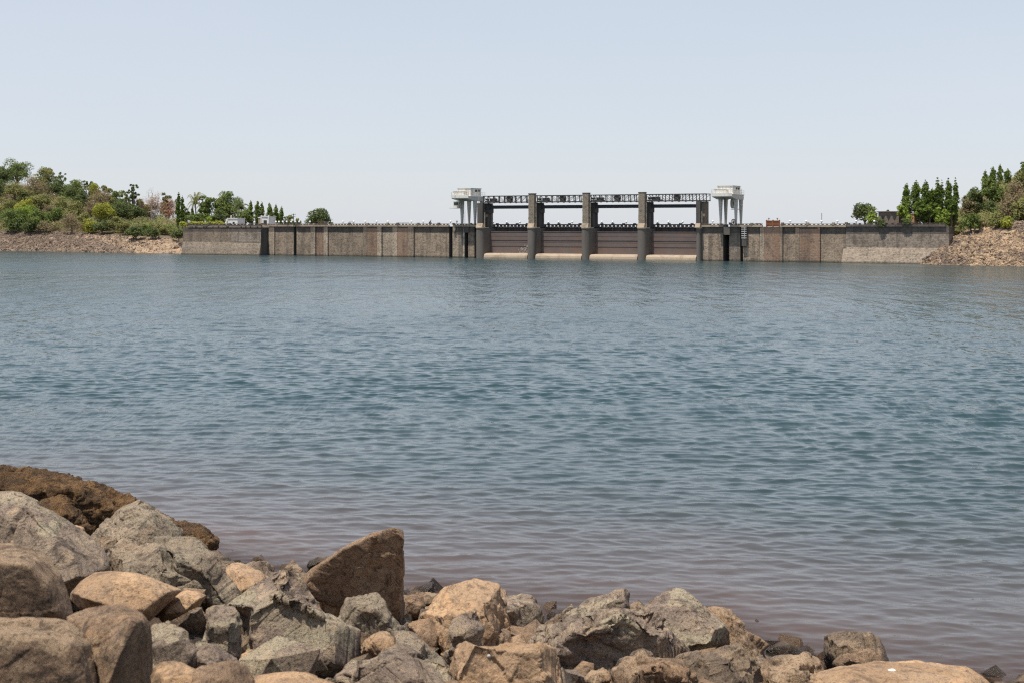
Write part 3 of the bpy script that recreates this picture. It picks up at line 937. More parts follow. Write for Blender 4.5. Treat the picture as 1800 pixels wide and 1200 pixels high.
for k in range(4):
    u0, u1 = pier_side[k][1], pier_side[k + 1][0]
    # sill: rounded weir crest with a rounded free end
    mb = MB()
    prof = [(1.6, -3), (1.6, 0.92), (1.0, 1.03), (-0.2, 1.0), (-0.65, 0.86), (-0.92, 0.58), (-1.02, 0.2), (-1.05, -3)]
    mb.prism(prof, u0 + 0.004, u1 - 0.004)
    mb.obj('sill', M['sill'], dam)
    # gate
    gate = empty('gate', ((u0 + u1) / 2, 1.6, GZ0)); gate.parent = dam
    hw = (u1 - u0) / 2 - 0.03
    H = GZ1 - GZ0
    zs = np.array([0, 0.34, 0.52, 0.62, 0.80, 1.0]) * H
    for i in range(len(zs) - 1):
        d = [0.0, 0.02, -0.01, 0.02, 0.0, 0.02, 0.01][i]
        part('gate_panel', 'gate', -hw, hw, -0.25, d, zs[i] + 0.012, zs[i + 1] - 0.012, gate)
    for i in range(1, len(zs)):
        t = 0.07 if i < len(zs) - 1 else 0.11
        part('gate_beam', 'gate_beam', -hw, hw, -0.2, 0.065 if i % 2 else 0.045, zs[i] - t * 0.5, zs[i] + t * 0.5, gate)
    if k == 0:
        # flaking white painted gauge marks
        mb = MB()
        for r_ in range(7):
            for c_ in range(9):
                if RNG.random() < 0.25 + 0.08 * c_ - 0.05 * r_:
                    uu = hw - 3.3 + 0.24 * c_ + (0.5 if r_ > 3 else 0); zz = 0.12 + 0.24 * r_
                    W(mb, uu, uu + RNG.uniform(0.06, 0.17), 0.02, 0.062, zz, zz + RNG.uniform(0.05, 0.14))
        mb.obj('painted_mark', M['chalk'], gate)
    # road bridge behind the gate
    br = empty('road_bridge', ((u0 + u1) / 2, 4.2, 0)); br.parent = dam
    L = (u1 - u0) / 2 + 0.85
    part('girder', 'deckdark', -L, L, -1.2, 0.0, 4.4, 6.25, br)
    part('deck_edge', 'coping', -L, L, -1.3, 0.28, 6.254, 6.45, br)
    for j in range(5):
        c = -L + (2 * L) * (j + 0.5) / 5 + RNG.uniform(-0.5, 0.5)
        part('drain_post', 'pier', c - 0.07, c + 0.07, 0.0, 0.07, 5.0, 6.2, br)
    n_ = 14
    for j in range(n_):
        c = -L + 2 * L * (j + 0.5) / n_
        part('baluster', 'deckdark', c - 0.24, c + 0.24, -0.1, 0.18, 6.454, 6.70, br)
    part('rail', 'deckdark', -L, L, -0.14, 0.22, 6.704, 6.95, br)
    for j in range(5):
        c = -L + 2 * L * (j + 0.5) / 5
        part('parapet_post', 'deckdark', c - 0.24, c + 0.24, -0.2, 0.27, 6.954, 7.14, br)
    # breast girder hung between the towers
    part('breast_girder', 'girder', u0 - 0.2, u1 + 0.2, -1.75, -1.15, z_at(1040, 366.6, -1.4), z_at(1040, 360.6, -1.4))
    # truss bridge
    ta = u0 - (0.95 if k == 0 else 0.72); tb = u1 + (0.72 if k < 3 else 1.75)
    if k: ta += 0.0
    tr = empty('hoist_truss', ((ta + tb) / 2, 0, TRZ0)); tr.parent = dam
    hl = (tb - ta) / 2 - 0.01
    hh = TRZ1 - TRZ0
    for w in (-0.35, -2.3):
        part('chord', 'truss', -hl, hl, w - 0.1, w + 0.1, hh - 0.17, hh, tr)
        part('chord', 'truss', -hl, hl, w - 0.12, w + 0.12, 0, 0.2, tr)
        nb_ = 9
        for j in range(nb_ + 1):
            c = -hl + 0.08 + (2 * hl - 0.16) * j / nb_
            part('upright', 'truss', c - 0.07, c + 0.07, w - 0.07, w + 0.07, 0.2, hh - 0.17, tr)
            if j % 1 == 0 and w > -1:
                part('gusset', 'truss', c - 0.16, c + 0.16, w - 0.05, w + 0.08, -0.12, 0.0, tr)
            if j < nb_:
                c2 = c + (2 * hl - 0.16) / nb_
                if j < nb_ / 2: bar('diagonal', 'truss', tr, (c, w, hh - 0.18), (c2, w, 0.2), 0.055)
                else: bar('diagonal', 'truss', tr, (c, w, 0.2), (c2, w, hh - 0.18), 0.055)
                if 2 <= j < 7: bar('diagonal', 'truss', tr, (c, w, hh * 0.5), (c2 - 0.3, w, 0.2) if j < 4 else (c2, w, hh * 0.9), 0.035)
    part('walkway', 'truss', -hl, hl, -2.17, -0.5, 0.04, 0.1, tr)
    # hoist machinery
    h = empty('hoist', (-hl + 1.4, 1.2, 0.101)); h.parent = tr
    part('winch_base', 'truss', -0.9, 1.5, -0.6, 0.9, 0.0, 0.28, h)
    part('gearbox', 'tower_dark', 0.1, 1.3, -0.4, 0.7, 0.282, 0.8, h)
    mb = MB(); mb.tube([(-0.8, -0.72, 0.62), (-0.1, -0.72, 0.62)], 0.26, 10); mb.obj('drum', M['truss'], h)
    part('end_plate', 'chalk', -0.62, -0.36, 0.9, 1.02, 0.72, 0.98, h)
    part('end_plate', 'chalk', -0.05, 0.15, 0.9, 1.0, 0.76, 0.96, h)
    part('motor', 'tower_dark', hl - 1.75, hl - 0.95, -0.5, 0.8, 0.0, 1.15, h)
    mb = MB(); mb.tube([(hl - 2.0, -0.2, 0.75), (hl - 0.7, -0.2, 0.75)], 0.3, 10); mb.obj('shaft', M['truss'], h)

# left lit edge of the walls by the crane
# trash rack hung on the wall beside the rear crane
rk = tag(empty('stop_log_rack', (*dam_pt(u_at(1303.5, 0.4), 0.4, 0)[:2], 0), DAM_RZ), 'dark rack with pale horizontal bars hung on the dam wall beside a vertical slot', 'rack')
du = u_at(1313, 0.4) - u_at(1303.5, 0.4)
zt_, zb_ = z_at(1308, 398), z_at(1308, 421)
mb = MB(); mb.box(0, du, -0.12, 0.05, zb_, zt_); mb.obj('back_plate', M['iron'], rk)
for i in range(6):
    z = zb_ + (zt_ - zb_) * (i + 0.6) / 6
    mb = MB(); mb.box(0.05, du - 0.02, -0.24, -0.122, z - 0.07, z + 0.07); mb.obj('bar', M['cranegrey'], rk)
mb = MB(); mb.box(du * 0.62, du * 0.72, -0.30, -0.243, zb_ + 0.1, zt_ - 0.1); mb.obj('upright', M['cranegrey'], rk)
mb = MB(); mb.box(0.1, du - 0.02, -0.2, 0.05, z_at(1308, 433), zb_ - 0.003); mb.obj('counterweight', M['tower_dark'], rk)

# hanging creepers come later; rusty stop log frame on the crest
sf = tag(empty('steel_frame', (*dam_pt(u_at(1347, -0.6), -0.6, 0)[:2], TOP + 0.05), DAM_RZ), 'rusty orange steel stop log frame standing on the dam crest', 'steel frame')
du = u_at(1371, -0.6) - u_at(1347, -0.6)
for i in range(5):
    z = 0.05 + i * 0.24
    mb = MB(); mb.box(0.16, du - 0.16, -0.22, 0.1, z, z + 0.15); mb.obj('beam', M['rust'], sf)
for x in (0, du / 2 - 0.08, du - 0.16):
    mb = MB(); mb.box(x, x + 0.155, -0.24, 0.14, 0.0, 1.28); mb.obj('post', M['rust'], sf)
for x in (0.45, du - 0.55):
    mb = MB(); mb.box(x, x + 0.09, -0.05, 0.05, 1.2, 1.55); mb.box(x - 0.1, x + 0.2, -0.06, 0.06, 1.5, 1.62); mb.obj('lifting_lug', M['iron'], sf)
mb = MB(); mb.box(0.16, du - 0.16, 0.101, 0.2, 0.1, 1.15); mb.obj('back_plate', M['iron'], sf)

# brown timber rack
tr_ = tag(empty('timber_rack', (*dam_pt(u_at(559, -0.3), -0.3, 0)[:2], TOP + 0.05), DAM_RZ), 'brown timber rack of rails on posts in front of the lone round tree', 'rack')
du = u_at(574, -0.3) - u_at(559, -0.3)
for z in (0.42, 0.66, 0.93):
    mb = MB(); mb.box(0, du, -0.06, 0.06, z, z + 0.11); mb.obj('rail', M['wood'], tr_)
for x in (0.1, du / 2, du - 0.22):
    mb = MB(); mb.box(x, x + 0.12, 0.062, 0.16, 0, 0.98); mb.obj('post', M['wood'], tr_)

# thin pipe frames on the crest
for i, (a, b, h_, lab) in enumerate(((613.5, 620.5, 0.95, 'small square pipe frame on the crest, narrowest of the pipe frames'),
                                     (698, 718.5, 0.75, 'long low pipe railing frame on the crest over the rust stained wall panel'),
                                     (1328, 1337, 0.62, 'low pipe frame on the crest beside the rusty stop log frame'))):
    o = tag(empty('pipe_frame', (*dam_pt(u_at(a, -0.8), -0.8, 0)[:2], TOP + 0.05), DAM_RZ), lab, 'pipe frame', 'pipe frames on the dam crest')
    du = u_at(b, -0.8) - u_at(a, -0.8)
    for x in ([0, du] if i != 1 else [0, du / 2, du]):
        mb = MB(); mb.tube([(x, 0, 0), (x, 0, h_)], 0.045, 5); mb.obj('post', M['iron'], o)
    for z in ([h_] if i != 2 else [h_ * 0.6, h_]):
        mb = MB(); mb.tube([(0, 0, z), (du, 0, z)], 0.045, 5); mb.obj('rail', M['iron'], o)
# small dark lifting gear on the parapet
o = tag(empty('lifting_gear', (*dam_pt(u_at(754, 0.1), 0.1, 0)[:2], TOP + 0.6), DAM_RZ), 'small dark iron lifting gear with a raised arm on the bare parapet', 'lifting gear')
mb = MB(); mb.prism([(0.15, 0.0), (0.1, 0.3), (-0.1, 0.3), (-0.15, 0.0)], 0, 0.6); mb.obj('base', M['iron'], o)
mb = MB(); mb.tube([(0.1, 0, 0.25), (0.42, 0, 0.55), (0.55, 0, 0.85)], [0.13, 0.12, 0.06], 6); mb.obj('arm', M['iron'], o)

# globe lamps along the crest
LAMPS = [447, 485, 490.5, 497, 504, 512, 519, 526, 545, 584, 603, 622, 642, 662, 682, 723, 744, 792, 803, 867, 891, 914, 964, 982, 1006, 1058, 1077, 1101, 1156, 1175, 1200, 1253, 1389, 1417, 1444, 1472, 1505, 1537]
gm = MB(); gm.lathe([(0.02, 0.0), (0.14, 0.04), (0.21, 0.14), (0.215, 0.25), (0.15, 0.38), (0.02, 0.44)], 10)
globe_me = mesh_of('globe', np.concatenate(gm.v), gm.f, True); globe_me.materials.append(M['globe'])
pm = MB(); pm.lathe([(0.05, 0.0), (0.04, 0.1), (0.035, 0.20)], 6)
post_me = mesh_of('post', np.concatenate(pm.v), pm.f); post_me.materials.append(M['iron'])
ORD = ['first', 'second', 'third', 'fourth', 'fifth', 'sixth', 'seventh', 'eighth', 'ninth', 'tenth', 'eleventh', 'twelfth', 'thirteenth', 'fourteenth', 'fifteenth', 'sixteenth', 'seventeenth', 'eighteenth', 'nineteenth', 'twentieth']
cnt = {}
BAY = ['gate bay with white painted marks', 'second gate bay', 'third gate bay', 'last gate bay']
for px in LAMPS:
    bay = px > 857 and px < 1224
    w = -4.6 if bay else -0.1
    z0 = 7.0 if bay else TOP + 0.66
    if px < 450: w, z0 = 2.4, 6.95
    pt = dam_pt(u_at(px, w), w, z0)
    o = empty('globe_lamp', pt)
    a = bpy.data.objects.new('post', post_me); COL.objects.link(a); a.parent = o
    c = bpy.data.objects.new('globe', globe_me); COL.objects.link(c); c.parent = o; c.location = (0, 0, 0.18)
    if bay:
        key = 0 if px < 930 else 1 if px < 1025 else 2 if px < 1125 else 3
        cnt[key] = cnt.get(key, 0) + 1
        lab = '%s white globe lamp above the parapet of the %s' % (ORD[cnt[key] - 1], BAY[key])
    elif px < 450: lab = 'white globe lamp on the crest beside the two white huts, alone between them'
    elif px < 850:
        cnt['l'] = cnt.get('l', 0) + 1
        lab = '%s white globe lamp from the white door hut toward the gates' % ORD[cnt['l'] - 1]
    elif px < 1300: lab = 'white globe lamp on the crest between the end gate tower and the gantry crane'
    else:
        cnt['r'] = cnt.get('r', 0) + 1
        lab = '%s white globe lamp on the parapet from the rusty frame' % ORD[cnt['r'] - 1]
    tag(o, lab, 'lamp', 'white globe lamps along the dam crest')

# poles
def pole(px, ytop, w, lab, arms=True, r=0.07):
    pt = dam_pt(u_at(px, w), w, TOP)
    h_ = z_at(px, ytop, w) - TOP
    o = tag(empty('utility_pole', pt, DAM_RZ), lab, 'utility pole', 'poles along the dam')
    mb = MB(); mb.tube([(0, 0, -3 if w < -6 else 0), (0, 0, h_)], r, 6); mb.obj('post', M['iron'], o)
    if arms:
        for z, l in ((h_ - 0.25, 0.55), (h_ - 0.75, 0.45)):
            mb = MB(); mb.box(-l, l, -0.05, 0.05, z, z + 0.09); mb.obj('crossarm', M['iron'], o)
            for x in (-l, l):
                mb = MB(); mb.tube([(x, 0, z + 0.092), (x, 0, z + 0.28)], 0.05, 5); mb.obj('insulator', M['chalk'], o)
    return o


pole(516, 376, -8, 'dark utility pole with crossarms rising behind the crest beyond the pale shrub')
pole(1444.5, 375, -3, 'thin bare pole standing on the crest between two globe lamps', False, 0.05)
pole(1505, 360, -9, 'utility pole with crossarms beside the round tree near the stone ruin')
for px, yt in ((821.5, 372), ):
    pass

# white huts
def hut(name, a, b, w0, depth, yt, yb, lab, door):
    u0 = u_at(a, w0); u1 = u_at(b, w0)
    o = tag(empty(name, dam_pt(u0, w0, z_at(a, yb, w0)), DAM_RZ), lab, 'hut')
    du = u1 - u0; h_ = z_at(a, yt, w0) - z_at(a, yb, w0)
    mb = MB(); mb.box(0, du, 0, depth, 0, h_); mb.obj('wall', M['white'], o)
    mb = MB(); mb.box(-0.12, du + 0.12, -0.12, depth + 0.12, h_ + 0.003, h_ + 0.16); mb.obj('roof', M['white'], o)
    if door:
        mb = MB(); mb.box(du * 0.32, du * 0.72, -0.05, 0.05, 0.05, h_ * 0.62); mb.obj('door', M['window'], o)
        for x in (0.0, du - 0.22):
            mb = MB(); mb.box(x, x + 0.22, -0.16, -0.003, 0, h_ - 0.01); mb.obj('pilaster', M['white'], o)
        mb = MB(); mb.box(-du * 0.42, -0.004, 0.2, depth, 0, h_ * 0.86); mb.obj('side_bay', M['parapet'], o)
        mb = MB(); mb.box(-du * 0.42 - 0.1, -0.125, 0.1, depth, h_ * 0.862, h_ * 0.95); mb.obj('side_roof', M['white'], o)
        for x in (-0.02, du * 0.4, du - 0.2):
            mb = MB(); mb.box(x, x + 0.25, -0.1, 0.1, h_ + 0.162, h_ + 0.32); mb.obj('battlement', M['white'], o)
    else:
        f_ = MB(); f_.box(du * 0.50, du * 0.76, -0.06, 0.04, h_ * 0.22, h_ * 0.64); fo = f_.obj('window_frame', M['white'], o)
        mb = MB(); mb.box(du * 0.53, du * 0.73, -0.075, -0.062, h_ * 0.27, h_ * 0.59); mb.obj('pane', M['window'], fo)
        mb = MB(); mb.box(-0.9, -0.004, 0.5, depth, 0, h_ * 0.97); mb.obj('side_wing', M['white'], o)
        mb = MB(); mb.box(-0.6, -0.3, 0.44, 0.498, 0.1, h_ * 0.7); mb.obj('doorway', M['window'], o)
        mb = MB(); mb.lathe([(0.2, 0), (0.24, 0.2), (0.2, 0.5), (0.08, 0.62)], 8, (0.4, 0.8))
        q = mb.obj('water_tank', M['parapet'], o); q.location = (0, 0, h_ + 0.163)


hut('white_hut', 400, 417.5, 1.2, 2.6, 385, 398, 'low white flat roofed hut with one small square window on the dam crest', False)
hut('white_hut', 459, 473, -1.0, 2.4, 381.5, 397.5, 'white hut with a dark door and side bay, standing over the first deep wall slot', True)

# gantry cranes
def crane(px, w, scale, lab, cab_front):
    pt = dam_pt(u_at(px, w), w, TOP + 0.5)
    o = tag(empty('gantry_crane', pt, DAM_RZ), lab, 'gantry crane', 'white gantry cranes on the dam')
    s = scale
    H0, H1 = 4.55 * s, 5.35 * s

    def bx(name, mat, u0, u1, w0, w1, z0, z1, par=None):
        mb = MB(); mb.box(u0 * s, u1 * s, -w1 * s, -w0 * s, z0, z1); return mb.obj(name, M[mat], par or o)
    # four tapered legs
    for (u, ww) in ((0.35, 0.0), (3.3, 0.0), (0.35, -2.75), (3.3, -2.75)):
        mb = MB()
        t, b_ = 0.36 * s, 0.17 * s
        V = []
        for hz, r in ((0.0, b_), (H0, t)):
            for sx, sy in ((-1, -1), (1, -1), (1, 1), (-1, 1)):
                V.append((u * s + sx * r * 0.85, -ww * s + sy * r, hz))
        mb.add(V, [np.array([[0, 1, 5, 4], [1, 2, 6, 5], [2, 3, 7, 6], [3, 0, 4, 7], [0, 3, 2, 1], [4, 5, 6, 7]])])
        lg = mb.obj('leg', M['cranegrey'], o)
        mb = MB(); mb.box(u * s - 0.42, u * s + 0.42, -ww * s - 0.28, -ww * s + 0.28, -0.45, -0.004); mb.obj('wheel_truck', M['iron'], lg)
    # girders with a tapering cantilever over the lake
    for (u0, u1) in ((-0.05, 0.75), (2.9, 3.7)):
        mb = MB()
        mb.prism([(3.15 * s, H0 + 0.003), (3.15 * s, H1), (-3.3 * s, H1), (-3.3 * s, H1 - 0.38 * s), (-0.75 * s, H0 + 0.003)], u0 * s, u1 * s)
        mb.obj('girder', M['cranegrey'], o)
    bx('end_beam', 'cranegrey', 0.755, 2.895, 2.75, 3.29, H1 - 0.40 * s, H1 - 0.002)
    bx('end_beam', 'cranegrey', 0.755, 2.895, -3.14, -2.5, H0 + 0.1, H1 - 0.002)
    bx('cross_beam', 'cranegrey', 0.755, 2.895, -0.4, 0.4, H0 + 0.1, H1 - 0.002)
    bx('deck', 'cranewhite', -0.15, 3.8, -3.2, 3.4, H1 + 0.003, H1 + 0.14)
    bx('fascia', 'cranewhite', -0.15, 3.8, 3.402, 3.46, H1 - 0.28, H1 + 0.30)
    # railing
    r = MB()
    for u in np.linspace(-0.1, 3.75, 6): r.tube([(u * s, -3.35 * s, H1 + 0.14), (u * s, -3.35 * s, H1 + 0.95)], 0.03, 4)
    for ww in np.linspace(-3.1, 3.35, 7):
        for u in (-0.1, 3.75): r.tube([(u * s, -ww * s, H1 + 0.14), (u * s, -ww * s, H1 + 0.95)], 0.03, 4)
    for z in (0.55, 0.95):
        for u in (-0.1, 3.75): r.tube([(u * s, 3.1 * s, H1 + z), (u * s, -3.35 * s, H1 + z)], 0.025, 4)
        r.tube([(-0.1 * s, -3.35 * s, H1 + z), (3.75 * s, -3.35 * s, H1 + z)], 0.025, 4)
    r.obj('railing', M['cranegrey'], o)
    # machinery houses
    hs = bx('machinery_house', 'cranewhite', 0.35, 3.3, -2.4, 1.7, H1 + 0.142, H1 + 1.62 * s)
    bx('roof', 'cranegrey', 0.25, 3.4, -2.5, 1.8, H1 + 1.623 * s, H1 + 1.70 * s, hs)
    for q in (0, 1):
        bx('window', 'window', 3.302, 3.33, -1.9 + q * 1.1, -1.1 + q * 1.1, H1 + 0.95 * s, H1 + 1.4 * s, hs)
    for q in range(4):
        bx('panel_joint', 'cranegrey', 0.55 + q * 0.75, 0.59 + q * 0.75, 1.702, 1.73, H1 + 0.2, H1 + 1.58 * s, hs)
    lo = bx('winch_cover', 'cranewhite', 0.1, 2.4, 1.75, 2.9, H1 + 0.142, H1 + 1.0 * s)
    bx('lid', 'cranegrey', 0.05, 2.45, 1.74, 2.95, H1 + 1.003 * s, H1 + 1.06 * s, lo)
    # access ladder tower
    lt = MB()
    for (u, ww) in ((3.95, -0.3), (3.95, -1.1)):
        lt.tube([(u * s, -ww * s, H0 - 1.3 * s), (u * s, -ww * s, H1 + 1.2 * s)], 0.04, 4)
    for z in np.linspace(H0 - 1.2 * s, H1 + 1.1 * s, 12): lt.tube([(3.95 * s, 0.3 * s, z), (3.95 * s, 1.1 * s, z)], 0.03, 4)
    lt.obj('ladder', M['cranegrey'], o)
    # cab or cable drum
    if cab_front:
        c = bx('operator_cab', 'cranegrey', -0.75, 0.5, 0.48, 1.5, H0 - 1.45, H0 - 0.05)
        bx('window', 'window', -0.6, 0.35, 1.502, 1.53, H0 - 0.85, H0 - 0.25, c)
        bx('platform', 'cranegrey', -1.25, 0.5, 0.46, 2.3, H0 - 1.55, H0 - 1.453, c)
    else:
        d = MB(); d.tube([(2.1 * s, 1.2 * s, H0 - 0.75), (2.5 * s, 1.2 * s, H0 - 0.75)], 0.95, 18); dd = d.obj('cable_drum', M['cranegrey'], o)
        d = MB(); d.tube([(2.52 * s, 1.2 * s, H0 - 0.75), (2.6 * s, 1.2 * s, H0 - 0.75)], 0.45, 14); d.obj('hub', M['iron'], dd)
        bx('drum_platform', 'cranegrey', 2.0, 3.8, -2.2, -0.9, H0 - 1.9, H0 - 1.78)
    for u in (1.7, 1.95):
        mb = MB(); mb.tube([(u * s, -1.6 * s, -0.3), (u * s, -1.6 * s, H0 + 0.3)], 0.03, 4); mb.obj('hoist_cable', M['iron'], o)
    return o


crane(809.5, -0.9, 1.06, 'white gantry crane with a hanging operator cab beside the first gate tower', True)
crane(1263.5, -0.9, 1.03, 'white gantry crane with a big cable drum past the last gate tower', False)
# life ring like hose reel
o = tag(empty('hose_reel', dam_pt(u_at(1289, -0.2), -0.2, TOP + 0.62), DAM_RZ), 'round rust coloured reel on a short stand beneath the gantry crane with the drum', 'reel')
rv, rf = [], []
for i in range(18):
    for j in range(6):
        a, b_ = 2 * math.pi * i / 18, 2 * math.pi * j / 6
        rr = 0.31 + 0.085 * math.cos(b_)
        rv.append((rr * math.cos(a), 0.085 * math.sin(b_), 0.5 + rr * math.sin(a)))
        rf.append([i * 6 + j, ((i + 1) % 18) * 6 + j, ((i + 1) % 18) * 6 + (j + 1) % 6, i * 6 + (j + 1) % 6])
mb = MB(); mb.add(rv, [np.array(rf)]); mb.obj('rim', M['rust'], o, True)
mb = MB()
for i in range(6): mb.tube([(0, 0, 0.5), (0.3 * math.cos(i * 1.047), 0, 0.5 + 0.3 * math.sin(i * 1.047))], 0.03, 4)
mb.obj('spokes', M['trim'], o)
mb = MB(); mb.box(-0.08, 0.08, 0.1, 0.2, 0, 0.52); mb.obj('stand', M['trim'], o)

# stone ruin and orange wall behind the right wing
W0 = -11
u0, u1 = u_at(1544, W0), u_at(1580, W0)
o = tag(empty('stone_ruin', dam_pt(u0, W0, 5.5), DAM_RZ), 'low brown stone building with three dark triangular openings behind the dam', 'building')
du = u1 - u0; zt_ = z_at(1560, 373.5, W0) - 5.5
mb = MB(); mb.box(0, du, 0, 4.5, 0, zt_); mb.obj('wall', M['ruin'], o)
mb = MB(); mb.box(-0.2, du + 0.2, -0.2, 4.7, zt_ + 0.003, zt_ + 0.18); mb.obj('cornice', M['coping'], o)
for c in (0.22, 0.5, 0.79):
    x = du * c; zz = zt_ - 1.0
    mb = MB()
    mb.add([(x - 0.36, -0.05, zz + 0.35), (x + 0.36, -0.05, zz + 0.35), (x, -0.05, zz - 0.5), (x - 0.36, 0.05, zz + 0.35), (x + 0.36, 0.05, zz + 0.35), (x, 0.05, zz - 0.5)],
           [np.array([[0, 2, 1], [3, 4, 5]]), np.array([[0, 1, 4, 3], [1, 2, 5, 4], [2, 0, 3, 5]])])
    mb.obj('window', M['window'], o)
u0, u1 = u_at(1598, -9), u_at(1607, -9)
o = tag(empty('gate_house', dam_pt(u0, -9, 5.6), DAM_RZ), 'small orange plastered wall end among the column trees behind the dam', 'wall')
zt_ = z_at(1602, 376.5, -9) - 5.6
mb = MB(); mb.box(0, u1 - u0, 0, 2.2, 0, zt_); mb.obj('wall', M['brickorange'], o)
mb = MB(); mb.box(-0.1, u1 - u0 + 0.1, -0.1, 2.3, zt_ + 0.003, zt_ + 0.1); mb.obj('coping', M['parapet'], o)

# ------------------------------------------------------------------ vegetation
def leaves(cent, nrm, size, rng, flat=0.5):
    """leaf-sized quads around centres, roughly facing nrm"""
    n_ = len(cent)
    d = nrm + rng.normal(0, flat, (n_, 3))
    d /= np.linalg.norm(d, axis=1)[:, None] + 1e-9
    a = np.cross(d, rng.normal(0, 1, (n_, 3))); a /= np.linalg.norm(a, axis=1)[:, None] + 1e-9
    b = np.cross(d, a)
    s = size * rng.uniform(0.6, 1.35, (n_, 1))
    V = np.stack([cent - a * s, cent - b * s * 0.55, cent + a * s, cent + b * s * 0.55], 1).reshape(-1, 3)
    Fq = np.arange(n_ * 4).reshape(n_, 4)
    return V, Fq


def lobes_crown(lobes, n_, size, rng, gap=0.0):
    lobes = np.asarray(lobes, float)           # x y z r
    wgt = lobes[:, 3] ** 2
    ids = rng.choice(len(lobes), n_, p=wgt / wgt.sum())
    d = rng.normal(0, 1, (n_, 3)); d /= np.linalg.norm(d, axis=1)[:, None]
    d[:, 2] = np.where(d[:, 2] < -0.35, -d[:, 2], d[:, 2])
    r = lobes[ids, 3] * rng.uniform(0.62, 1.08, n_)
    c = lobes[ids, :3] + d * r[:, None]
    return leaves(c, d, size, rng)


TREE_N = [0]


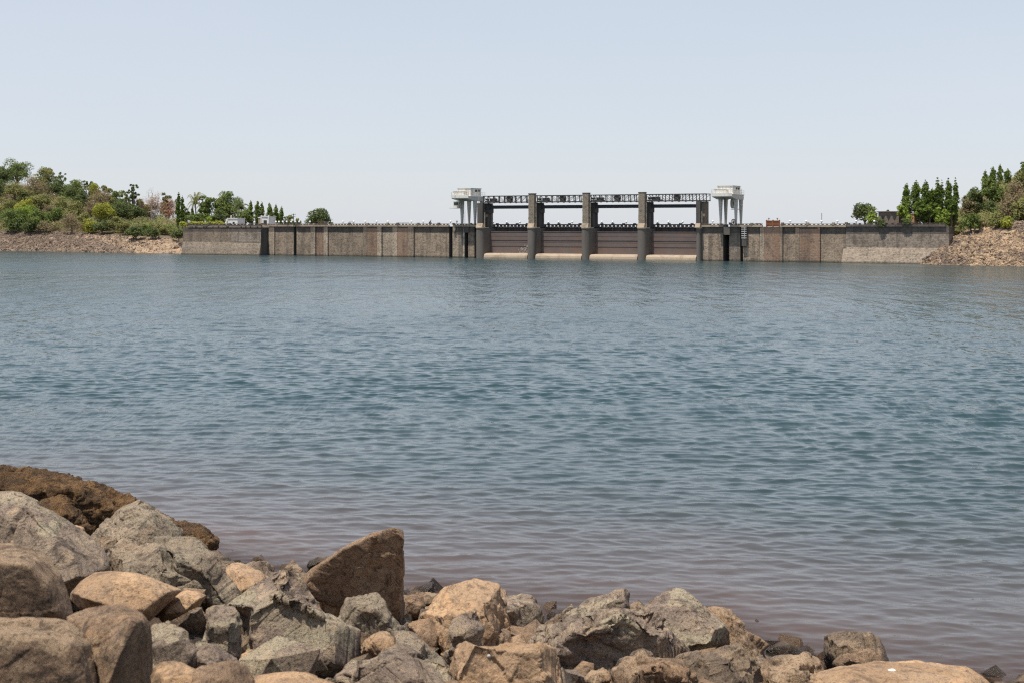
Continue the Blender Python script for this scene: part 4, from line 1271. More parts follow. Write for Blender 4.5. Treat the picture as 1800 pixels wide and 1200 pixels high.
def tree(px, ytop, ybase, wpx, kind, col, lab, side='L', Y=None, group=None, zb=None, name=None, cat='tree'):
    TREE_N[0] += 1
    rng = np.random.default_rng(100 + TREE_N[0])
    if Y is None:
        Y, z0 = ground_hit(px, ybase, side)
    else:
        z0 = CAMZ - (ybase - HY) / F * Y if zb is None else zb
    x, _, zt = P(px, ytop, Y)
    H = max(zt - z0, 0.8)
    Wd = wpx / F * Y * (1.18 if kind == 'column' and px > 1500 else 1.0)
    nm = name or {'broad': 'broadleaf_tree', 'shrub': 'shrub', 'column': 'column_tree', 'palm': 'palm_tree', 'bare': 'bare_tree', 'sparse': 'sparse_tree'}[kind]
    o = tag(empty(nm, (x, Y, z0), 0), lab, cat, group)
    tr = MB()
    rr = max(0.06, 0.035 * H)
    if kind in ('broad', 'shrub', 'sparse'):
        c0 = 0.0 if kind == 'shrub' else ((0.04 if px != 560 else 0.12) if kind == 'broad' else 0.25)
        if wpx > 1.25 * (ybase - ytop): c0 *= 0.5
        nl = int(rng.integers(18, 28)) if kind != 'sparse' else 30
        L = []
        zc, hz = H * (1 + c0) / 2, H * (1 - c0) / 2
        for i in range(nl):
            d = rng.normal(0, 1, 3); d /= np.linalg.norm(d)
            q = rng.uniform(0.35, 0.80) if i > 3 else 0.1
            rl = rng.uniform(0.26, 0.46) * min(Wd / 2, hz * 1.3)
            if kind == 'sparse': rl *= 0.45
            L.append((d[0] * q * Wd / 2, d[1] * q * Wd / 2, zc + d[2] * q * hz, rl))
        if kind != 'sparse':
            for i in range(7):
                a_ = rng.uniform(0, 6.28); rl = rng.uniform(0.3, 0.42) * Wd / 2
                L.append((math.cos(a_) * Wd * 0.27, math.sin(a_) * Wd * 0.27, H * c0 + rl * 0.8 + rng.uniform(0, 0.3) * H, rl))
        L = np.array(L)
        # fit to the crown's box
        top = (L[:, 2] + L[:, 3]).max(); L[:, 2] += (H - top)
        lo = (L[:, 0] - L[:, 3]).min(); hi = (L[:, 0] + L[:, 3]).max()
        f = Wd / (hi - lo); L[:, 0] = (L[:, 0] - (lo + hi) / 2) * f; L[:, 1] *= f
        L[:, 2] = np.maximum(L[:, 2], L[:, 3] * (0.6 if kind == 'shrub' else 1.1))
        n_ = int(np.clip(Wd * (H * (1 - c0)) * 95, 700, 5500))
        if kind == 'sparse': n_ = int(n_ * 0.35)
        if col in ('brown', 'pink'): n_ = int(n_ * 0.75)
        V, Fq = lobes_crown(L, n_, 0.22 if col not in ('brown', 'pink') else 0.16, rng)
        for k in range(5):
            t = L[int(rng.integers(0, nl))]
            tr.tube([(0, 0, H * 0.18), (t[0] * 0.45, t[1] * 0.45, (H * 0.2 + t[2]) / 2), (t[0], t[1], t[2])], [rr * 0.7, rr * 0.45, rr * 0.15], 5)
        tr.tube([(0, 0, -0.5), (0.05, 0, H * 0.2), (0, 0.05, zc)], [rr * 1.2, rr, rr * 0.6], 6)
        bark = 'bark'
    elif kind == 'column':
        L = []
        n_l = 16
        for i in range(n_l):
            t = i / (n_l - 1)
            env = min(1.0, 0.70 + 0.9 * t) * min(1.0, (1.03 - t) / 0.34) ** 0.75 * rng.uniform(0.86, 1.08)
            r_ = Wd / 2 * env
            for k in range(2):
                a = rng.uniform(0, 6.28)
                L.append((0.30 * r_ * math.cos(a), 0.30 * r_ * math.sin(a), H * (0.06 + 0.92 * t), r_ * rng.uniform(0.65, 0.95)))
        L = np.array(L)
        L[:, 2] = np.minimum(L[:, 2], H - L[:, 3] * 0.9)
        n_ = int(np.clip(Wd * H * 190, 900, 4500))
        V, Fq = lobes_crown(L, n_, 0.17, rng)
        tr.tube([(0, 0, -0.5), (0, 0, H * 0.9)], [rr * 0.8, rr * 0.2], 6)
        bark = 'bark'
    elif kind == 'palm':
        hc = H * 0.66
        tr.tube([(0, 0, -0.5), (0.12, 0, hc * 0.5), (0.0, 0, hc)], [0.20, 0.15, 0.13], 7)
        Vl, nn = [], 0
        Fl = []
        for k in range(34):
            a = rng.uniform(0, 6.28); up = rng.uniform(0.0, 1.2); ln = Wd / 2 * rng.uniform(0.8, 1.1)
            pts = []
            for j in range(7):
                t = j / 6
                rad = ln * t * (1 - 0.25 * up * (1 - t))
                zz = hc + (H - hc) * up * math.sin(min(t * 1.7, 1.57)) - 0.95 * ln * t ** 2.4 * (1.15 - 0.65 * up)
                pts.append(np.array([rad * math.cos(a), rad * math.sin(a), zz]))
            side_ = np.array([-math.sin(a), math.cos(a), 0])
            for j in range(6):
                for sg in (-1, 1):
                    for q in range(2):
                        b0 = pts[j] + (pts[j + 1] - pts[j]) * (q * 0.5)
                        b1 = pts[j] + (pts[j + 1] - pts[j]) * (q * 0.5 + 0.42)
                        tip = (b0 + b1) / 2 + side_ * sg * 0.42 * (1 - 0.6 * j / 6) + np.array([0, 0, -0.28]) + (pts[j + 1] - pts[j]) * 0.5
                        Vl += [b0, b1, tip, tip * 0.999 + b0 * 0.001]; Fl.append([nn, nn + 1, nn + 2, nn + 3]); nn += 4
        V, Fq = np.array(Vl), np.array(Fl)
        bark = 'bark'
    elif kind == 'bare':
        ends = []
        for k in range(11):
            a = rng.uniform(-1.0, 1.0)
            dx = math.sin(a) * Wd * 0.48 * (1 if k % 2 else 0.7); hz = H * rng.uniform(0.55, 0.92) * (1 - 0.28 * abs(math.sin(a)))
            dy = rng.uniform(-1.2, 1.2)
            m_ = np.array([dx * 0.5, dy * 0.5, hz * 0.48]); e = np.array([dx, dy, hz])
            tr.tube([(0, 0, 0.1), m_ * 0.5 + (0, 0, 0.1), m_, e], [rr * 0.8, rr * 0.55, rr * 0.42, rr * 0.14], 5)
            for q in range(7):
                b0 = m_ + (e - m_) * rng.uniform(0.0, 1.0)
                b1 = b0 + np.array([rng.normal(0, 0.8), rng.normal(0, 0.6), rng.uniform(0.4, 1.3)]) * H / 7
                tr.tube([b0, (b0 + b1) / 2 + rng.normal(0, 0.08, 3), b1], [rr * 0.2, rr * 0.13, rr * 0.06], 4)
                ends += [b1, (b0 + b1) / 2]
        tr.tube([(0, 0, -0.5), (0, 0, H * 0.12)], [rr * 1.3, rr], 6)
        E = np.array(ends)
        ids = rng.integers(0, len(E), 3600)
        c = E[ids] + rng.normal(0, 0.42, (3600, 3)) * np.array([1, 1, 0.8])
        V, Fq = leaves(c, rng.normal(0, 1, (3600, 3)), 0.10, rng)
        bark = 'palebark'
    tr.obj('trunk', M[bark], o)
    link('crown', mesh_of('crown', V, [Fq]), LEAF[col], o)
    return o


G1 = 'trees and bushes on the hill beside the dam'
G2 = 'trees behind the dam crest'
G3 = 'trees and bushes above the stony bank'
TL = [
    (30, 277, 326, 58, 'broad', 'green', 'tall broad tree with a two lobed crown, highest on the hilltop'),
    (8, 292, 332, 36, 'broad', 'dark', 'dark dense tree under the tall two lobed hilltop tree'),
    (-14, 312, 362, 56, 'broad', 'dark', 'dark tree cut by the edge of the view, below the hilltop'),
    (81, 293, 336, 44, 'broad', 'olive', 'olive dome shaped tree on the ridge, next below the hilltop tree'),
    (105, 303, 338, 24, 'sparse', 'green', 'thin twiggy tree on the ridge beside the olive dome'),
    (62, 308, 352, 54, 'shrub', 'brown', 'large grey brown leafless thicket under the olive dome tree'),
    (98, 314, 350, 40, 'broad', 'dark', 'dark green rounded tree just below the olive dome'),
    (128, 315, 348, 48, 'broad', 'green', 'green flat topped tree on the middle of the ridge'),
    (120, 324, 356, 44, 'broad', 'dark', 'dark spreading tree in front of the flat topped ridge tree'),
    (157, 318, 348, 24, 'sparse', 'green', 'small open crowned tree showing sky on the ridge'),
    (168, 322, 352, 32, 'broad', 'yellow', 'pale yellow green tree on the descending ridge'),
    (176, 331, 372, 52, 'shrub', 'brown', 'wide brownish leafless tree mass on the descending ridge'),
    (188, 326, 350, 26, 'broad', 'olive', 'small olive tree behind the brownish tree mass'),
    (143, 334, 366, 38, 'broad', 'dark', 'blue green round tree in the middle of the slope'),
    (206, 335, 372, 32, 'broad', 'green', 'green upright tree where the ridge drops'),
    (222, 334, 368, 28, 'sparse', 'green', 'see through pale tree on the ridge before the dark feathery one'),
    (234, 324, 392, 26, 'sparse', 'dark', 'tall dark feathery tree beside the pinkish bare tree'),
    (214, 350, 394, 58, 'broad', 'dark', 'big dark rounded tree at the foot of the ridge end'),
    (243, 362, 396, 34, 'broad', 'dark', 'dark grey green tree touching the pinkish bare tree'),
    (292, 339, 372, 22, 'broad', 'dark', 'dark small crown showing behind the reddish bare tree'),
    (266, 331, 394, 74, 'bare', 'pink', 'large pinkish bare tree with pale fanning branches'),
    (296, 346, 394, 44, 'shrub', 'pink', 'reddish brown half bare tree between the pale branched tree and columns'),
    (256, 350, 392, 34, 'shrub', 'olive', 'olive thicket inside the pale fanning branches'),
    (26, 322, 356, 36, 'broad', 'olive', 'grey olive bush below the tall hilltop tree'),
    (44, 330, 366, 34, 'shrub', 'olive', 'low olive bush under the brown thicket'),
    (14, 346, 384, 44, 'broad', 'olive', 'dull olive tree near the edge of the view at mid slope'),
    (42, 349, 388, 40, 'broad', 'yellow', 'yellowish green tree at mid slope above the bright green ones'),
    (72, 341, 376, 40, 'shrub', 'olive', 'olive brush at mid slope below the brown thicket'),
    (105, 344, 378, 40, 'broad', 'olive', 'dry olive tree in the centre of the slope'),
    (88, 352, 388, 36, 'shrub', 'brown', 'brown dry brush in the centre of the slope'),
    (130, 352, 386, 36, 'broad', 'olive', 'olive tree with pale twigs in mid slope'),
    (160, 352, 388, 34, 'shrub', 'brown', 'grey brown bush above the yellow green pair'),
    (183, 356, 394, 42, 'broad', 'yellow', 'bright yellow green tree over the dark shoreline bush'),
    (22, 366, 410, 46, 'broad', 'green', 'green bush in the lowest row at the edge of the view'),
    (44, 360, 404, 54, 'broad', 'bright', 'bright green wide tree in the lower slope'),
    (30, 382, 409, 30, 'shrub', 'dark', 'dark green bush at the bank top under the bright wide tree'),
    (68, 366, 408, 42, 'broad', 'green', 'mid green tree in the lower slope beside the bright one'),
    (55, 386, 410, 44, 'shrub', 'dark', 'dark leafy bush at the bank top in front of the mid green tree'),
    (100, 364, 402, 44, 'broad', 'green', 'leafy green tree in the lower slope before the brown bush'),
    (84, 388, 411, 40, 'shrub', 'brown', 'low brown brush along the top of the stony bank'),
    (126, 374, 411, 42, 'shrub', 'brown', 'rounded brown bush on the bank top, darkest of the dry ones'),
    (148, 374, 404, 30, 'broad', 'olive', 'olive tree behind the yellow shoreline bush'),
    (156, 384, 412, 32, 'shrub', 'yellow', 'yellow green bush on the bank top'),
    (179, 386, 413, 36, 'shrub', 'dark', 'very dark green bush on the bank top beside the yellow one'),
    (202, 380, 410, 30, 'shrub', 'olive', 'olive brush behind the very dark bank bush'),
    (216, 388, 414, 28, 'shrub', 'olive', 'low grass coloured bush where the bank turns pale'),
    (238, 395, 422, 40, 'shrub', 'dark', 'wide dark green bush hanging over the pale bank'),
    (256, 393, 414, 30, 'shrub', 'green', 'green bush behind the two dark bank bushes'),
    (270, 399, 421, 30, 'shrub', 'dark', 'second dark bush over the pale bank, nearer the dam'),
    (288, 393, 414, 34, 'shrub', 'olive', 'grey green bush below the reddish tree'),
    (314, 402, 424, 32, 'shrub', 'dark', 'dark blue green bush against the end of the dam wall'),
]
for t in TL: tree(*t[:6], t[6], 'L', group=G1, cat='bush' if t[4] == 'shrub' else 'tree')

# behind the dam's left wing
YB = lambda px, d: float(y_at(px, 0)) + d
TB = [
    (313.5, 338, 399, 11, 'column', 'column', 9, 'taller of the two slim column trees at the end of the dam'),
    (320.5, 344, 399, 9, 'column', 'column', 9, 'shorter of the two slim column trees at the end of the dam'),
    (326, 366, 399, 18, 'broad', 'dark', 14, 'small grey green tree between the columns and the coconut palm'),
    (343.5, 337, 399, 30, 'palm', 'olive', 12, 'coconut palm standing clear against the sky'),
    (338, 362, 399, 6, 'column', 'column', 14, 'thin short column tree beneath the coconut palm'),
    (363, 344, 399, 30, 'broad', 'green', 14, 'yellowish green tree with a tufted top beside the coconut palm'),
    (358, 350, 399, 26, 'palm', 'dark', 18, 'dark palm half hidden behind the tufted tree'),
    (400, 336, 399, 58, 'broad', 'green', 20, 'big spreading tree with gaps in its crown behind the white huts'),
    (424, 350, 399, 34, 'palm', 'dark', 16, 'dark arching palm at the side of the big spreading tree'),
    (384, 368, 399, 40, 'broad', 'dark', 11, 'dark shrubbery in the shade of the big spreading tree'),
    (346, 374, 400, 44, 'shrub', 'green', 10, 'leafy garden bush under the coconut palm'),
    (374, 378, 400, 30, 'shrub', 'bright', 9, 'light green garden bush before the dark shrubbery'),
    (432, 368, 400, 34, 'broad', 'green', 10, 'green bush between the two white huts'),
    (440.5, 352, 400, 10, 'column', 'column', 12, 'single column tree between the two white huts'),
    (452.5, 352, 400, 11, 'column', 'column', 11, 'taller column tree right behind the white door hut'),
    (460.5, 355, 400, 9, 'column', 'column', 12, 'slightly shorter column tree behind the white door hut'),
    (474, 357, 400, 12, 'column', 'column', 11, 'widest of three column trees past the white door hut'),
    (485, 359, 400, 8, 'column', 'column', 12, 'middle slim one of three column trees past the white door hut'),
    (495, 363, 400, 8, 'column', 'column', 12, 'lowest slim one of three column trees past the white door hut'),
    (484, 374, 400, 30, 'shrub', 'green', 14, 'green bush at the feet of the three column trees'),
    (507, 378, 400, 22, 'shrub', 'olive', 14, 'pale olive shrub at the end of the column trees'),
    (522, 384, 400, 16, 'shrub', 'olive', 18, 'very low pale shrub by the utility pole'),
    (560, 366, 410, 50, 'broad', 'dark', 24, 'lone round dark green tree behind the bare crest'),
]
for px, yt, yb, wd, kd, cl, d, lab in TB: tree(px, yt, yb, wd, kd, cl, lab, Y=YB(px, d), group=G2, cat={'shrub': 'bush', 'palm': 'palm'}.get(kd, 'tree'))
# clipped hedge along the left wing
hd = MB(); rng = np.random.default_rng(77)
hu0, hu1 = u_at(318, 1.2), u_at(397, 1.2)
n_ = 2600
uu = rng.uniform(hu0, hu1, n_); t_ = (uu - hu0) / (hu1 - hu0)
hz = 0.95 + 0.35 * np.sin(uu * 1.7) * np.sin(uu * 0.63)
zz = 6.42 + rng.uniform(0, 1, n_) ** 0.6 * hz
ww = 1.5 + rng.uniform(-0.5, 0.5, n_) - (zz - 6.4) * 0.15
pts = np.array([dam_pt(a, b, c) for a, b, c in zip(uu, ww, zz)])
c0 = np.array(dam_pt(hu0, 1.4, 6.4))
V, Fq = leaves(pts - c0, np.tile([-0.4, -0.6, 0.7], (n_, 1)), 0.2, rng)
ho = tag(link('hedge', mesh_of('hedge', V, [Fq]), LEAF['yellow'], None, c0), 'bright yellow green hedge along the crest of the wing wall', 'hedge')
# long plank shade under the hedge: garden shelter sign
o = tag(empty('garden_sign', dam_pt(u_at(332, -1), -1, 6.4), DAM_RZ), 'small pale board on a post among the garden bushes', 'sign')
mb = MB(); mb.box(-0.08, 0.08, -0.06, 0.06, 0, 1.0); mb.obj('post', M['white'], o)
mb = MB(); mb.box(-0.35, 0.35, -0.07, 0.07, 1.003, 1.45); mb.obj('board', M['cranegrey'], o)

TR = [
    (1520, 356, 400, 48, 'broad', 'dark', 14, 'round grey green tree beside the stone ruin'),
    (1533, 371, 400, 26, 'shrub', 'bright', 9, 'light green bush in front of the round tree by the ruin'),
    (1561, 370, 400, 14, 'sparse', 'dark', 20, 'small treetop showing over the roof of the ruin'),
    (1594, 322, 398, 16, 'column', 'column', 12, 'first column tree of the tall row, next to the orange wall'),
    (1610, 317, 398, 18, 'column', 'column', 14, 'thick column tree, second of the tall row'),
    (1627, 316, 398, 17, 'column', 'column', 12, 'third column tree of the tall row, with a rounded tip'),
    (1639, 331, 398, 18, 'column', 'column', 14, 'lower column tree filling the dip in the tall row'),
    (1648, 312, 398, 12, 'column', 'column', 12, 'slim column tree with the highest tip in the tall row'),
    (1655.5, 316, 398, 9, 'column', 'column', 16, 'very thin column tree beside the highest tip'),
    (1667, 313, 398, 15, 'column', 'column', 13, 'broad column tree near the end of the tall row'),
    (1679.5, 312, 398, 10, 'column', 'column', 12, 'last column tree of the tall row, standing slightly apart'),
    (1588, 358, 398, 26, 'broad', 'bright', 9, 'bright green leafy tree before the first column tree'),
    (1596, 376, 398, 18, 'shrub', 'bright', 7.5, 'small bright bush hanging over the wall below the orange wall'),
    (1616, 352, 398, 26, 'shrub', 'column', 10, 'dense green growth at the feet of the thick column tree'),
    (1634, 356, 398, 28, 'shrub', 'column', 10, 'dense green growth at the feet of the dip in the row'),
    (1656, 364, 398, 28, 'shrub', 'bright', 9, 'bright green bush before the end of the tall row'),
    (1672, 352, 398, 22, 'shrub', 'column', 11, 'leafy base under the last two column trees'),
]
for px, yt, yb, wd, kd, cl, d, lab in TR: tree(px, yt, yb, wd, kd, cl, lab, Y=YB(px, d), group=G2, cat='bush' if kd == 'shrub' else 'tree')
TR2 = [
    (1672, 369, 412, 34, 'broad', 'olive', 'grey olive tree covering the buried end of the dam'),
    (1660, 392, 420, 30, 'shrub', 'dark', 'dark bush at the corner of dam and stony bank'),
    (1683, 396, 414, 26, 'shrub', 'olive', 'low olive bush on the bank beside the dark corner bush'),
    (1706, 374, 411, 40, 'shrub', 'green', 'wide grey green bush at the top of the stones'),
    (1712, 329, 384, 42, 'broad', 'dark', 'dark tree at the lower end of the upper slope'),
    (1703, 346, 388, 34, 'shrub', 'brown', 'brown thicket under the dark lower end tree'),
    (1742, 312, 372, 48, 'broad', 'green', 'large full green tree in front of the four hilltop columns'),
    (1745, 352, 380, 34, 'shrub', 'dark', 'dark shadowy bush beneath the large full green tree'),
    (1783, 318, 376, 46, 'broad', 'brown', 'big brownish half dry tree on the upper slope'),
    (1770, 346, 390, 34, 'shrub', 'brown', 'pinkish brown dry brush below the half dry tree'),
    (1805, 296, 350, 48, 'broad', 'olive', 'olive tree mass at the top edge of the view'),
    (1732, 298, 336, 10, 'column', 'column', 'first and shortest of four column trees on the hilltop'),
    (1745, 293, 336, 13, 'column', 'column', 'widest of four column trees on the hilltop'),
    (1758, 288, 336, 10, 'column', 'column', 'tallest of four column trees on the hilltop'),
    (1771, 297, 336, 12, 'column', 'column', 'last of four column trees on the hilltop, half hidden by olive leaves'),
    (1800, 284, 330, 22, 'broad', 'green', 'green treetop cut by the edge of the view above the olive mass'),
    (1798, 346, 388, 40, 'shrub', 'olive', 'yellowish olive brush at the edge of the view'),
    (1752, 374, 402, 30, 'shrub', 'olive', 'dry olive bush above the pale stones'),
    (1770, 380, 405, 24, 'shrub', 'yellow', 'small yellow green bush growing out over the stones'),
    (1728, 380, 404, 26, 'shrub', 'brown', 'dry brown bush between the two green bank bushes'),
    (1840, 310, 380, 60, 'broad', 'green', 'tree beyond the edge of the view on the hill'),
]
for px, yt, yb, wd, kd, cl, lab in TR2[:-1]: tree(px, yt, yb, wd, kd, cl, lab, 'R', group=G3, cat='bush' if kd == 'shrub' else 'tree')
# creepers hanging on the right wing
for px, yt, yb, wpx, lab in ((1549, 389, 401, 13, 'dark creeper hanging over the parapet above a long black stain'), (1593, 388, 397, 13, 'green creeper hanging over the parapet near the orange wall')):
    rng = np.random.default_rng(int(px))
    c0 = np.array(dam_pt(u_at(px, 0.45), 0.45, z_at(px, yt)))
    n_ = 420
    hh = z_at(px, yt) - z_at(px, yb); wm = wpx / F * 262 / 0.878
    t_ = rng.uniform(0, 1, n_)
    q = rng.normal(0, 0.33, n_) * wm * (1 - 0.6 * t_) * 0.8
    pts = np.stack([q * UX, q * UY, 0.25 - hh * t_], -1) + np.array([NX, NY, 0]) * rng.uniform(0, 0.3, (n_, 1))
    V, Fq = leaves(pts, np.tile([NX, NY, 0.4], (n_, 1)), 0.15, rng)
    tag(link('creeper', mesh_of('creeper', V, [Fq]), LEAF['dark'], None, c0), lab, 'creeper')


# undergrowth that nobody could count
def undergrowth(side, pxr, sr, n_, dens):
    rng = np.random.default_rng(5 if side == 'L' else 6)
    px = rng.uniform(*pxr, n_); s = rng.uniform(*sr, n_)
    y0, zf = (left_y0, left_z) if side == 'L' else (right_y0, right_z)
    Y = y0(px) + s
    z = zf(px, s)
    x = (px - CX) / F * Y
    k = vnoise(np.stack([x * 0.25, Y * 0.25, 0 * x], -1), 21)
    ok = (k > dens)
    if side == 'R': ok &= z > interp(px, [(1600, 9), (1640, 4.5), (1660, 5.0), (1690, 5.6), (1740, 6.3), (1800, 7.6), (1900, 9)])
    else: ok &= (z > interp(px, [(0, 5.0), (170, 4.5), (250, 4.2), (300, 4.0), (340, 4.0)])) & (px < 335)
    c = np.stack([x, Y, z], -1)[ok]
    m_ = len(c)
    rep = 5
    tall = (vnoise(np.stack([c[:, 0] * 0.4, c[:, 1] * 0.4, 0 * c[:, 0]], -1), 55) - 0.25).clip(0, 1) * (3.6 if side == 'L' else 2.2)
    c = np.repeat(c, rep, 0) + rng.normal(0, 0.35, (m_ * rep, 3)) * np.array([1, 1, 0.8]) + np.array([0, 0, 0.4])
    c[:, 2] += np.repeat(tall, rep) * rng.uniform(0, 1, m_ * rep) ** 0.5
    V, Fq = leaves(c, np.tile([0, -0.4, 0.8], (len(c), 1)), 0.19, rng)
    me = mesh_of('undergrowth', V, [Fq])
    for nm in ('olive', 'brown', 'green'): me.materials.append(LEAF[nm])
    pick = (vnoise(c * 0.22, 31) * 3.6 - 0.3).clip(0, 2.99).astype(np.int32)
    me.polygons.foreach_set('material_index', pick)
    tag(link('undergrowth', me, None), kind='stuff')


undergrowth('L', (-120, 340), (11, 80), 24000, 0.08)
undergrowth('R', (1600, 1880), (4, 60), 12000, 0.10)

# ------------------------------------------------------------------ stones of the far banks
def ico(sub):
    bm = bmesh.new(); bmesh.ops.create_icosphere(bm, subdivisions=sub, radius=1.0)
    bm.verts.ensure_lookup_table()
    V = np.array([v.co[:] for v in bm.verts]); Fc = np.array([[v.index for v in f.verts] for f in bm.faces]); bm.free()
    return V, Fc


def stones(name, pos, size, mats, rng, sub=1, flat=0.7, pick=None, smooth_=False):
    V0, F0 = ico(sub)
    n_, k = len(pos), len(V0)
    R = rng.normal(0, 1, (n_, 4)); R /= np.linalg.norm(R, axis=1)[:, None]
    a, b, c, d = R.T
    Q = np.stack([np.stack([1 - 2 * (c * c + d * d), 2 * (b * c - a * d), 2 * (b * d + a * c)], -1), np.stack([2 * (b * c + a * d), 1 - 2 * (b * b + d * d), 2 * (c * d - a * b)], -1), np.stack([2 * (b * d - a * c), 2 * (c * d + a * b), 1 - 2 * (b * b + c * c)], -1)], 1)
    S = np.stack([np.ones(n_), rng.uniform(0.6, 1.0, n_), rng.uniform(0.4, 0.8, n_)], -1) * size[:, None]
    jit = 1 + rng.uniform(-0.28, 0.22, (n_, k, 1))
    V = V0[None] * jit * S[:, None, :]
    V = np.einsum('nij,nkj->nki', Q, V) + pos[:, None, :]
    Fc = (F0[None] + (np.arange(n_) * k)[:, None, None]).reshape(-1, 3)
    me = mesh_of(name, V.reshape(-1, 3), [Fc], smooth_)
    for m_ in mats: me.materials.append(M[m_])
    if pick is not None: me.polygons.foreach_set('material_index', np.repeat(pick, len(F0)).astype(np.int32))
    return link(name, me, None)


rng = np.random.default_rng(42)
n_ = 14000
px = rng.uniform(-40, 344, n_); s = rng.uniform(-0.5, 14.5, n_)
Y = left_y0(px) + s; z = left_z(px, s)
pos = np.stack([(px - CX) / F * Y, Y, z], -1)
ok = rng.uniform(0, 1, n_) < interp(px, [(-40, 0.9), (120, 0.8), (190, 0.5), (250, 0.45), (300, 0.2), (344, 0.12)])
pos = pos[ok]; pxo = px[ok]
size = rng.lognormal(-1.95, 0.55, len(pos)).clip(0.05, 0.9)
pick = np.where(rng.uniform(0, 1, len(pos)) < interp(pxo, [(0, 0.06), (150, 0.15), (230, 0.5), (330, 0.8)]), 1, 0)
pick = np.where((pick == 0) & (rng.uniform(0, 1, len(pos)) < 0.13), 2, pick)
tag(stones('bank_stones', pos, size, ['riprap_brown', 'riprap_tan', 'dark_stone'], rng, 1, pick=pick), kind='stuff')
n_ = 15000
px = rng.uniform(1592, 1850, n_); s = rng.uniform(-0.6, 17, n_)
Y = right_y0(px) + s; z = right_z(px, s)
lim = interp(px, [(1592, 3), (1640, 4.2), (1660, 4.8), (1690, 5.4), (1740, 6.2), (1800, 7.6), (1900, 9)])
ok = (z < lim + rng.normal(0, 0.25, n_)) & (z > -0.6)
px, s = px[ok], s[ok]
pos = np.stack([(px - CX) / F * Y[ok], Y[ok], z[ok]], -1)
size = rng.lognormal(-1.85, 0.5, len(pos)).clip(0.06, 0.8)
tcol = vnoise(pos * 0.35, 3)
pick = np.where(tcol + rng.normal(0, 0.12, len(pos)) > 0.34, 1, 0)
pick = np.where(rng.uniform(0, 1, len(pos)) < 0.07, 2, pick)
# black rocks where the bank meets the dam
edge = (px < 1652) & (pos[:, 2] > interp(px, [(1592, -1), (1610, 0.6), (1630, 1.9), (1652, 3.2)]))
pick = np.where(edge, 2, pick)
size = np.where(edge, size * 1.7, size)
tag(stones('bank_stones', pos, size, ['riprap_brown', 'riprap_tan', 'dark_stone'], rng, 1, pick=pick), kind='stuff')
# dark boulder pile at the left wing
n_ = 60
px = rng.uniform(316, 333, n_); s = interp(px, [(316, 9), (333, 4)]) + rng.normal(0, 1.6, n_)
Y = left_y0(px) + s
pos = np.stack([(px - CX) / F * Y, Y, left_z(px, s) + 0.1], -1)
tag(stones('dark_rubble', pos, rng.uniform(0.25, 0.7, n_), ['dark_stone'], rng, 1), kind='stuff')

# ------------------------------------------------------------------ near boulders
def depth_of(px, yb):
    Ys_ = float(ys_at(px))
    if yb <= interp(px, SHORE): return 17500 / (yb - HY)
    return (CAMZ - SLOPE * Ys_) / ((yb - HY) / F - SLOPE)


ROCKS = []


def rock(name, lab, poly, yb, mat, t=0.5, face=(0.60, 0.30), amp=1.0, rnd=2, strata=0.0, extra=None, Y=None, lean=0.45, cat='boulder', ydir=None, fac=1.0):
    """poly: outline as seen, clockwise; yb: where its foot meets the ground; face=(size, drop) of the facet turned to us"""
    seed = len(ROCKS) + 1
    rg = np.random.default_rng(seed)
    poly = np.array(poly, float)
    cx, cy = poly.mean(0)
    if Y is None: Y = float(depth_of(cx, yb))
    x0, y0 = poly.min(0); x1, y1 = poly.max(0)
    w, h = (x1 - x0) / F * Y, (y1 - y0) / F * Y
    T = t * min(w, 1.4 * h)
    pts = []
    for qx, qy in poly:
        k = (qy - y0) / (y1 - y0 + 1e-6)
        pts.append(P(qx, qy, Y + rg.uniform(-0.12, 0.12) * T - lean * T * k))
    fs, fd = face
    fc = np.array([cx, cy + fd * (y1 - y0) * 0.5])
    gx, gz = rg.uniform(-0.35, 0.35), rg.uniform(-0.5, 0.1)
    sub = poly if fs > 0.9 else poly[int(rg.integers(0, 2))::2]
    for qx, qy in sub:
        r = fs * rg.uniform(0.92, 1.12)
        k = (qy - y0) / (y1 - y0 + 1e-6)
        un, vn = (qx - cx) / (x1 - x0 + 1e-6) * 2, k * 2 - 1
        pts.append(P(*(fc + (np.array([qx, qy]) - fc) * r), Y - T * (0.95 + gx * un * r + gz * vn * r) - lean * T * k))
    bc = np.array([cx, cy + 0.1 * (y1 - y0)])
    for qx, qy in poly[::2]:
        pts.append(P(*(bc + (np.array([qx, qy]) - bc) * 0.72), Y + T * rg.uniform(0.8, 1.2)))
    if extra:
        for qx, qy, dy in extra: pts.append(P(qx, qy, Y + dy))
    # foot in the ground
    pts = np.array(pts)
    base = np.array([pts[:, 0].mean(), Y, pts[:, 2].min()])
    pts = pts - base
    bm = bmesh.new()
    for p_ in pts: bm.verts.new(p_)
    r = bmesh.ops.convex_hull(bm, input=bm.verts)
    dead = [g for g in r['geom_interior'] + r['geom_unused'] if isinstance(g, bmesh.types.BMVert)]
    bmesh.ops.delete(bm, geom=list(set(dead)), context='VERTS')
    bmesh.ops.recalc_face_normals(bm, faces=bm.faces)
    me = bpy.data.meshes.new(name); bm.to_mesh(me); bm.free()
    o = link(name, me, M[mat], None, base)
    tag(o, lab, cat, 'boulders on the near shore')
    md = o.modifiers.new('r', 'REMESH'); md.mode = 'VOXEL'
    md.voxel_size = max(Y / 1422 * 1.25, max(w, h, 2 * T) / 130)
    ROCKS.append((o, math.sqrt(w * h), amp, rnd, strata, seed, M[mat], ydir, fac))
    return o


